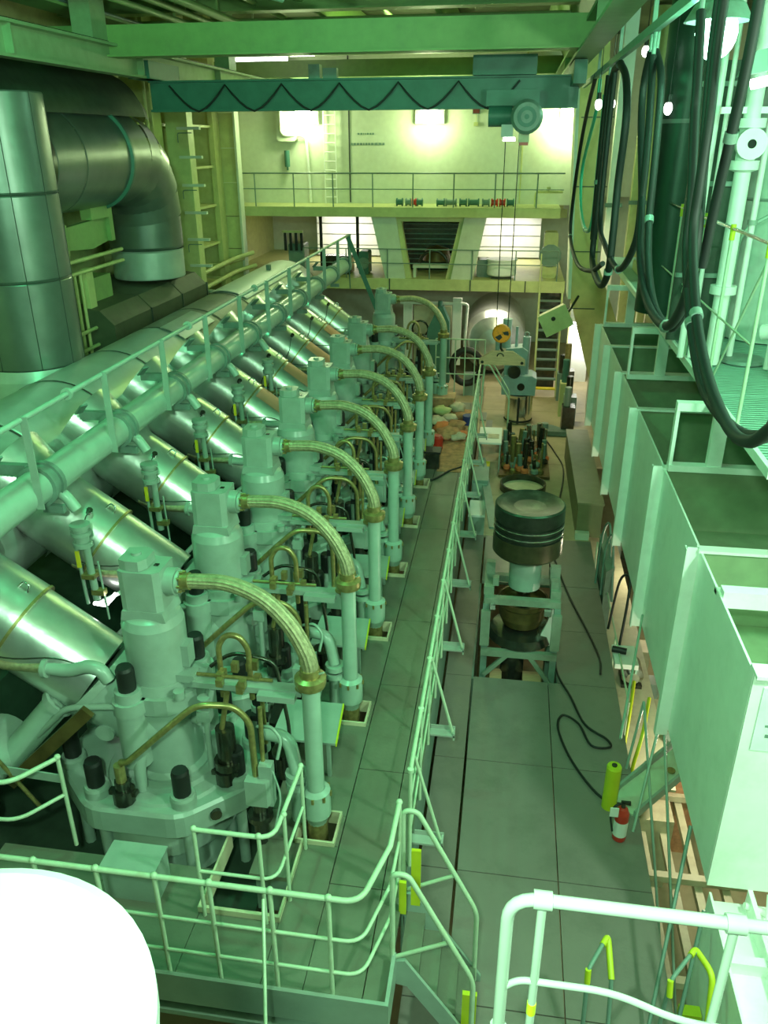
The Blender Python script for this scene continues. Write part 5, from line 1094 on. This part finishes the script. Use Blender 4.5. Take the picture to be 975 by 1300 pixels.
# ================================================================== SECOND PLATFORM
sr2 = thing('second_platform_railing', (-3, 24.62, 2.2), 'thin green railing along the second aft platform', 'railing')
for z in (3.06, 2.66): MB().tube([(-6.2, 24.58, z), (1.3, 24.58, z)], .016, 6).build('rail_bar', 'engine_d', sr2)
for x in (-6.2, -4.9, -3.65, -2.4, -1.15, .1, 1.3): MB().cyl((x, 24.58, 2.1), (x, 24.58, 3.06), .018, 6).build('post', 'engine_d', sr2)
t = thing('dark_louvre', (-2.5, 26.6, 2.2), 'dark louvred opening between the two splayed columns', 'louvre')
MB().box(-3.45, -1.5, 26.6, 26.7, 2.2, 3.75).build('back_plate', 'oil', t)
for k in range(9): MB().bar((-3.4, 26.55, 2.4+.15*k), (-1.55, 26.55, 2.4+.15*k), .10, .02).build('slat', 'engine_d', t)
t = thing('arched_machine', (-2.3, 25.2, 2.2), 'machine with a dark arch and pale bench frame between the columns', 'machine')
MB().tube([(-2.35+.45*math.cos(PI*k/12), 25.3, 2.45+.50*math.sin(PI*k/12)) for k in range(13)], .05, 10).build('arch', 'oil', t)
MB().box(-2.95, -1.75, 25.0, 25.3, 2.48, 2.56).build('bench_top', 'wall', t)
for x in (-2.93, -1.83): MB().box(x, x+.08, 25.0, 25.3, 2.2, 2.48).build('bench_leg', 'wall', t)
MB().lathe([(0, 0), (.45, 0), (.35, .35), (0, .45)], (-2.3, 25.9, 2.6), 16).build('dark_dome', 'bowl', t)
for i, x in enumerate((-5.8, -.2)):
    t = thing('tube_light_box', (x, 29.2, 3.6), ['left', 'right'][i]+' bright fluorescent tube below the upper platform', 'lamp', 'fluorescent tubes below the upper platform')
    MB().cyl((x-.9, 29.0, 3.68), (x-.05, 29.0, 3.68), .05, 8).build('tube', 'glow', t); MB().cyl((x+.05, 29.0, 3.68), (x+.9, 29.0, 3.68), .05, 8).build('tube', 'glow', t)
    MB().box(x-.95, x+.95, 28.95, 29.1, 3.74, 3.78).build('fitting', 'white', t); MB().box(x-.03, x+.03, 29.0, 29.06, 3.76, 4.02).build('hanger', 'white', t)
t = thing('light_store_wall', (-5.6, 29.6, 2.2), 'pale ribbed panel behind the left fluorescent tube', 'panel')
for k in range(4): MB().box(-6.9, -4.6, 29.5, 29.55, 2.25+.36*k, 2.58+.36*k).build('panel_strip', 'white', t)
t = thing('light_store_wall', (-.1, 29.6, 2.2), 'pale ribbed panel behind the right fluorescent tube', 'panel')
for k in range(4): MB().box(-1.2, .9, 29.5, 29.55, 2.25+.36*k, 2.58+.36*k).build('panel_strip', 'white', t)
for i, (x, w_, h, mm, lb_) in enumerate(((-5.35, .9, .55, 'oil', 'dark oily machine at the left foot of the left splayed column'), (-6.6, .5, .9, 'engine_d', 'dark green cabinet left of the fluorescent light'), (-4.5, .3, .7, 'crane', 'small teal machine by the left splayed column'), (-.75, .6, .5, 'engine_d', 'dark green pump right of the right splayed column'), (1.1, .4, 1.3, 'wallc', 'yellow-green cabinet at the right end of the second platform'))):
    t = thing('platform_machine', (x, 25.5, 2.2), lb_, 'machine', 'machines on the second aft platform')
    MB().ext(chamfer([(x-w_/2, 2.2), (x+w_/2, 2.2), (x+w_/2, 2.2+h), (x-w_/2, 2.2+h)], .08), 25.3, 25.9, 'Y').build('body', mm, t)
    MB().cyl((x, 25.25, 2.2+h*.5), (x, 25.3, 2.2+h*.5), h*.25, 12).build('cover', 'engine_d', t)
t = thing('black_stanchion', (-4.75, 25.4, 3), 'black upright post left of the splayed columns', 'post')
for x in (-4.95, -6.15): MB().cyl((x, 26.8, 2.2), (x, 26.8, 4.0), .05, 8).build('post', 'black', t)
t = thing('small_white_tank', (-.35, 25.3, 2.2), 'small white tank with pale bands on the second platform', 'tank')
MB().lathe([(0, 2.3), (.42, 2.3), (.44, 2.34), (.42, 2.7), (.46, 2.72), (.46, 2.76), (0, 2.78)], (-.3, 25.2, 0), 22).build('shell', 'white', t); MB().box(-.6, .0, 25.0, 25.4, 2.2, 2.3).build('foot', 'oil', t)
t = thing('comb_rack', (-6.5, 25.3, 2.9), 'small rack of dark hanging bars at the left of the second platform', 'rack')
MB().box(-7.0, -6.35, 25.2, 25.25, 3.42, 3.48).build('top_bar', 'wallc', t)
for k in range(4): MB().box(-6.95+.17*k, -6.87+.17*k, 25.2, 25.25, 2.9, 3.42).build('bar', 'black', t)

# ================================================================== BELOW THE SECOND PLATFORM
t = thing('silver_tank', (-.5, 26, 0), 'big silver round-ended tank under the second platform', 'tank')
MB().lathe([(0, -.35), (.45, -.30), (.80, -.12), (.98, .15), (1.02, .5), (1.02, 3.0)], (-.45, 25.8, .15), 34, 'Y').build('shell', 'clad', t)
MB().box(-1.1, .2, 26.2, 26.5, -1, -.6).build('saddle', 'oil', t)
t = thing('white_frame_unit', (-2.4, 25.6, -1), 'white frame of tall panels and pipes under the second platform', 'frame')
for x in (-3.3, -1.75): MB().box(x, x+.28, 25.6, 25.75, -.6, 1.5).build('panel', 'white', t)
MB().box(-3.4, -1.4, 25.58, 25.66, 1.30, 1.38).build('top_bar', 'white', t)
MB().box(-3.0, -1.8, 25.9, 26.0, -.6, 1.2).build('back_panel', 'beige', t)
MB().tube(fillet([(-1.5, 25.6, 1.34), (-1.28, 25.6, 1.34), (-1.35, 25.6, -.2)], .12), .04, 8).build('pipe', 'white', t)
MB().tube([(-2.75+.25*math.cos(k*PI/8), 25.5, .55+.25*math.sin(k*PI/8)) for k in range(17)], .03, 6).build('handwheel', 'oil', t)
t = thing('teal_tower', (-2.1, 24.8, -1), 'dark teal tapering machine in front of the white frame', 'machine')
MB().ext([(-2.65, -1), (-1.75, -1), (-1.8, .9), (-2.0, 1.35), (-2.15, 1.35), (-2.45, .7)], 24.9, 25.3, 'Y').build('body', 'crane', t); MB().cyl((-2.1, 25.1, 1.3), (-2.1, 25.1, 1.5), .07, 8).build('cap', 'crane', t)
t = thing('spoked_tyre', (-1.2, 23.5, -.5), 'dark tyre-like wheel behind the small far railing', 'wheel')
MB().tube([(-1.15+.42*math.cos(k*PI/10), 23.5, -.1+.5*math.sin(k*PI/10)) for k in range(21)], .1, 8).build('rim', 'black', t); MB().box(-1.2, -.7, 23.6, 23.9, -1, -.35).build('foot', 'engine', t)
t = thing('far_gap_railing', (-1.2, 20.5, 0), 'small pale square-gridded railing at the far end of the walkway', 'railing')
for z in (1.38, .90, .48): MB().tube([(-1.80, 20.5, z), (-.55, 20.5, z)], .018, 6).build('rail_bar', 'rail', t)
for k in range(6): MB().cyl((-1.80+.25*k, 20.5, -.1), (-1.80+.25*k, 20.5, 1.38), .016, 6).build('post', 'rail', t)
# far gate rails right of walkway end
t = thing('far_stair_railing', (0, 19.3, -1), 'pair of pale bent handrails going down at the far end of the long railing', 'railing')
for y in (18.9, 19.5): MB().tube(fillet([(-.55, y, 0), (-.50, y, 1.15), (-.38, y, 1.15), (.12, y, .35), (.12, y, -.95)], .08, 4), .02, 8).build('handrail', 'rail', t)
MB().cyl((.12, 18.9, -.95), (.12, 18.9, -.6), .035, 8).build('yellow_foot', 'yel', t)
for k in range(4): MB().box(-.55+.15*k, -.40+.15*k, 18.9, 19.5, -.22-.2*k, -.2-.2*k).build('tread', 'floor', t)
st = thing('aft_stair', (1.2, 24.0, -1), 'steep dark-treaded stair with yellow top and bottom edges at the far right', 'stair')
for k in range(11):
    z = -.75+.27*k; y = 23.75+.085*k
    MB().box(.88, 1.48, y, y+.2, z-.03, z).build('tread', 'yel' if k in (0, 10) else 'engine_d', st)
for x in (.83, 1.48): MB().bar((x+.02, 23.75, -1.0), (x+.02, 24.75, 2.2), .05, .2).build('stringer', 'wallc', st)
MB().box(.88, 1.48, 24.85, 24.9, -1, 2.1).build('backing_plate', 'oil', st)
MB().tube([(.82, 23.6, 0), (.82, 24.5, 3.0)], .02, 6).build('handrail', 'wallc', st)
t = thing('tilted_light_box', (1.1, 19.5, 2.1), 'tan tilted floodlight housing on the hull column', 'lamp')
M4 = Matrix.Rotation(math.radians(-28), 4, 'Y')
def rb(x0, x1, y0, y1, z0, z1, c):
    mb = MB().box(x0, x1, y0, y1, z0, z1); mb.v = [tuple(M4 @ Vector(v)+Vector(c)) for v in mb.v]; return mb
rb(-.30, .30, -.2, .2, -.22, .22, (1.08, 19.5, 2.15)).build('housing', 'beige', t); rb(-.34, .34, -.24, -.2, -.26, .26, (1.08, 19.5, 2.15)).build('front_frame', 'wallc', t)
MB().cyl((1.02, 19.24, 2.2), (1.02, 19.28, 2.2), .05, 10).build('eye', 'oil', t); MB().tube([(1.3, 19.5, 2.2), (1.6, 20.0, 2.6)], .03, 6).build('arm', 'oil', t)
t = thing('lit_doorway', (2.1, 24.9, -1), 'bright white lit panel beside the far stair', 'panel')
MB().box(1.85, 2.5, 25.6, 25.65, -1.0, 1.9).build('panel', 'white', t); MB().box(1.82, 1.86, 25.5, 25.65, -1.0, 1.9).build('frame', 'wallc', t)
t = thing('doorway_tube', (1.9, 24.6, 1.0), 'short bright tube beside the lit panel', 'lamp'); MB().cyl((1.72, 24.9, .95), (2.1, 24.9, .95), .06, 8).build('tube', 'glow', t); MB().box(1.72, 2.1, 24.95, 25.6, .93, .97).build('arm', 'white', t)
rr = random.Random(31)
for i in range(5):
    x = 1.62+.08*(i % 2); y = 20.6+i*.75; h = 1.2+rr.random()*.9
    t = thing('side_machine', (x, y, -1), 'dark machinery column beside the far stair, %s' % nth(i), 'machine', 'machinery between the stair and the lit panel')
    MB().box(x-.12, x+.2, y-.2, y+.2, -1, -1+h*.6).build('base', ['oil', 'engine_d', 'wallc', 'oil', 'engine_d'][i], t)
    MB().cyl((x, y, -1+h*.6), (x, y, -1+h), .09, 10).build('top', ['engine', 'oil', 'crane', 'brass', 'oil'][i], t)
# structures at the far upper right
for i, (x, y, w_, mm, lb_) in enumerate(((2.3, 22.5, .3, 'white', 'white'), (3.0, 23.5, .5, 'wallc', 'yellow-green'), (3.9, 24.5, .4, 'beige', 'tan'), (3.3, 22.0, .18, 'wallc', 'slim yellow-green'))):
    t = thing('far_column', (x, y, 2), '%s upright column behind the hoses at the far right' % lb_, 'column', 'columns behind the hoses')
    MB().box(x, x+w_, y, y+.3, -1, 8.9).build('column', mm, t); MB().box(x-.06, x+w_+.06, y-.03, y, 4.4, 4.5).build('clamp', 'engine_d', t)
t = thing('slatted_cooler', (2.9, 19, 3.3), 'pale slatted block on the grating behind the railing', 'cooler')
for k in range(7): MB().ext([(2.75, 3.5), (3.05, 3.5), (2.95, 4.25), (2.65, 4.25)], 17.6+k*.28, 17.8+k*.28, 'Y').build('slat', 'white', t)
MB().box(2.7, 3.1, 17.5, 19.6, 3.3, 3.5).build('base', 'wallc', t)

t = thing('olive_cabinet', (2.0, 16.5, -1), 'long olive-brown cabinet standing at the right edge of the tan floor', 'cabinet')
MB().box(1.52, 1.98, 14.4, 18.7, -1.0, -.32).build('body', mat('olive_paint', (.20, .19, .10), .5), t); MB().box(1.50, 2.0, 14.38, 18.72, -.32, -.28).build('lid', mat('olive_lid', (.24, .23, .13), .45), t)
MB().box(1.50, 1.76, 14.25, 14.38, -1.0, -.86).build('plinth', 'wall', t)
for i, pts in enumerate(([(1.75, 12.6, -1), (1.82, 12.9, -.2), (1.9, 12.7, .05), (1.95, 12.4, -.9)], [(1.80, 12.2, -1), (1.84, 12.5, -.3), (1.92, 12.4, 0), (1.97, 12.0, -1.0)])):
    tag(MB().tube(spline(pts, 6), .02, 6).build('bent_rod', 'engine_d'), ['left', 'right'][i]+' thin dark bent rod standing in the gap under the trunk', 'rod')
gc_ = tag(MB().box(-1.24, -.66, 14.9, 19.0, .002, .012).build('floor_mat', 'rag'), 'brown mat covering the far end of the engine walkway', 'mat')
# machinery at the lower left
for i, (a, b, r, mm, nm, lb_) in enumerate((((-3.85, 5.5, 1.35), (-4.55, 5.3, .55), .13, 'pipe', 'inclined_pipe', 'bright green inclined pipe at the lower left behind the cover'), ((-3.95, 5.9, 1.2), (-4.8, 5.6, .3), .11, 'pipe', 'inclined_pipe', 'second green inclined pipe just behind the bright one'))):
    t = thing(nm, b, lb_, 'pipe'); MB().cyl(a, b, r, 14).build('pipe', mm, t); MB().cyl(a, Vector(a)+(Vector(b)-Vector(a))*.06, r+.03, 14).build('collar', 'engine', t)
t = thing('dark_channel', (-4.2, 5.0, .6), 'dark brown diagonal channel below the nearest exhaust branch', 'beam'); MB().bar((-3.45, 5.25, 1.45), (-4.35, 5.2, .55), .05, .12).build('channel', 'bowl', t)
for i, (c, r) in enumerate((((-4.55, 5.3, .78), .24), ((-4.75, 4.9, .25), .2))):
    t = thing('round_housing', c, ['upper', 'lower'][i]+' grey-green round housing at the left edge beside the railing', 'housing')
    MB().lathe([(0, -.3), (r*.9, -.28), (r, -.2), (r, .3)], c, 22, 'Y').build('casing', 'engine', t); MB().lathe([(0, -.34), (r*.4, -.33), (r*.4, -.28)], c, 16, 'Y').build('boss', 'engine_d', t)
t = thing('low_tube_lamp', (-4.1, 7.0, 1.5), 'short white tube lamp glowing low between the first two branches', 'lamp')
MB().tube([(-4.30, 7.05, 1.40), (-4.14, 7.0, 1.42), (-3.98, 6.95, 1.60)], .022, 8).build('tube', 'glow', t); MB().bar((-4.3, 7.12, 1.36), (-3.98, 7.05, 1.56), .04, .04).build('fitting', 'engine', t)

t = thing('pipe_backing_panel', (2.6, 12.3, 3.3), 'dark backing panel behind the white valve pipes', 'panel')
MB().box(2.30, 3.05, 12.35, 12.4, 3.3, 6.9).build('panel', 'nearblack', t)
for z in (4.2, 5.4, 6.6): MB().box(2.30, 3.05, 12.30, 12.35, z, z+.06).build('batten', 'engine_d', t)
t = thing('rung_column', (-8.2, 20, 0), 'bright yellow-green box column with step shelves on the left wall', 'column')
MB().box(-8.25, -7.72, 20.05, 20.4, -1, 8.9).build('column', 'wallc', t)
for k in range(9):
    MB().box(-7.95, -7.40, 19.95, 20.06, 2.5+.62*k, 2.56+.62*k).build('shelf', 'wall', t)
    if k % 2: MB().tube(fillet([(-7.95, 19.98, 2.85+.62*k), (-7.9, 19.85, 3.05+.62*k), (-7.55, 19.85, 3.05+.62*k)], .06), .012, 6).build('grab_bar', 'engine_d', t)
t = thing('plated_pilaster', (-8.0, 24, 0), 'flat yellow-green plated pilaster beside the aft bulkhead', 'column')
for k in range(8): MB().box(-8.5, -7.85, 23.95, 24.1, .9*k+.4, .9*k+1.28).build('plate', 'wallc', t)
MB().box(-7.86, -7.80, 23.85, 24.2, 0, 8.9).build('edge_flange', 'wall', t)

t = thing('silver_motor', (2.35, 11.2, -2), 'round silver motor housing on the lower landing below the mint trunk', 'motor')
MB().lathe([(0, -.22), (.10, -.22), (.17, -.16), (.17, .2), (0, .2)], (2.28, 11.2, -1.78), 18, 'Y').build('housing', 'shiny', t); MB().box(2.12, 2.44, 11.0, 11.4, -1.98, -1.92).build('foot', 'oil', t)
for i, pts in enumerate(([(2.12, 10.1, -1.2), (2.02, 9.6, -1.35), (1.95, 9.3, -1.7), (1.93, 9.2, -1.96)], [(2.25, 9.6, -1.1), (2.1, 9.0, -1.25), (2.0, 8.8, -1.6), (1.98, 8.8, -1.96)])):
    tag(MB().tube(spline(pts, 5), .025, 8).build('bent_handrail', 'yellow'), ['farther', 'nearer'][i]+' yellow-green bent handrail in the gap above the lower landing', 'handrail')
t = thing('cable_end_plug', (1.78, 10.4, -.9), 'black plug end resting on a pale shelf at the floor edge below the trunk', 'plug')
MB().cyl((1.80, 10.4, -.86), (2.0, 10.35, -.86), .05, 10).build('plug', 'black', t); MB().box(1.82, 2.15, 10.1, 10.6, -1.0, -.92).build('shelf', 'white', t)
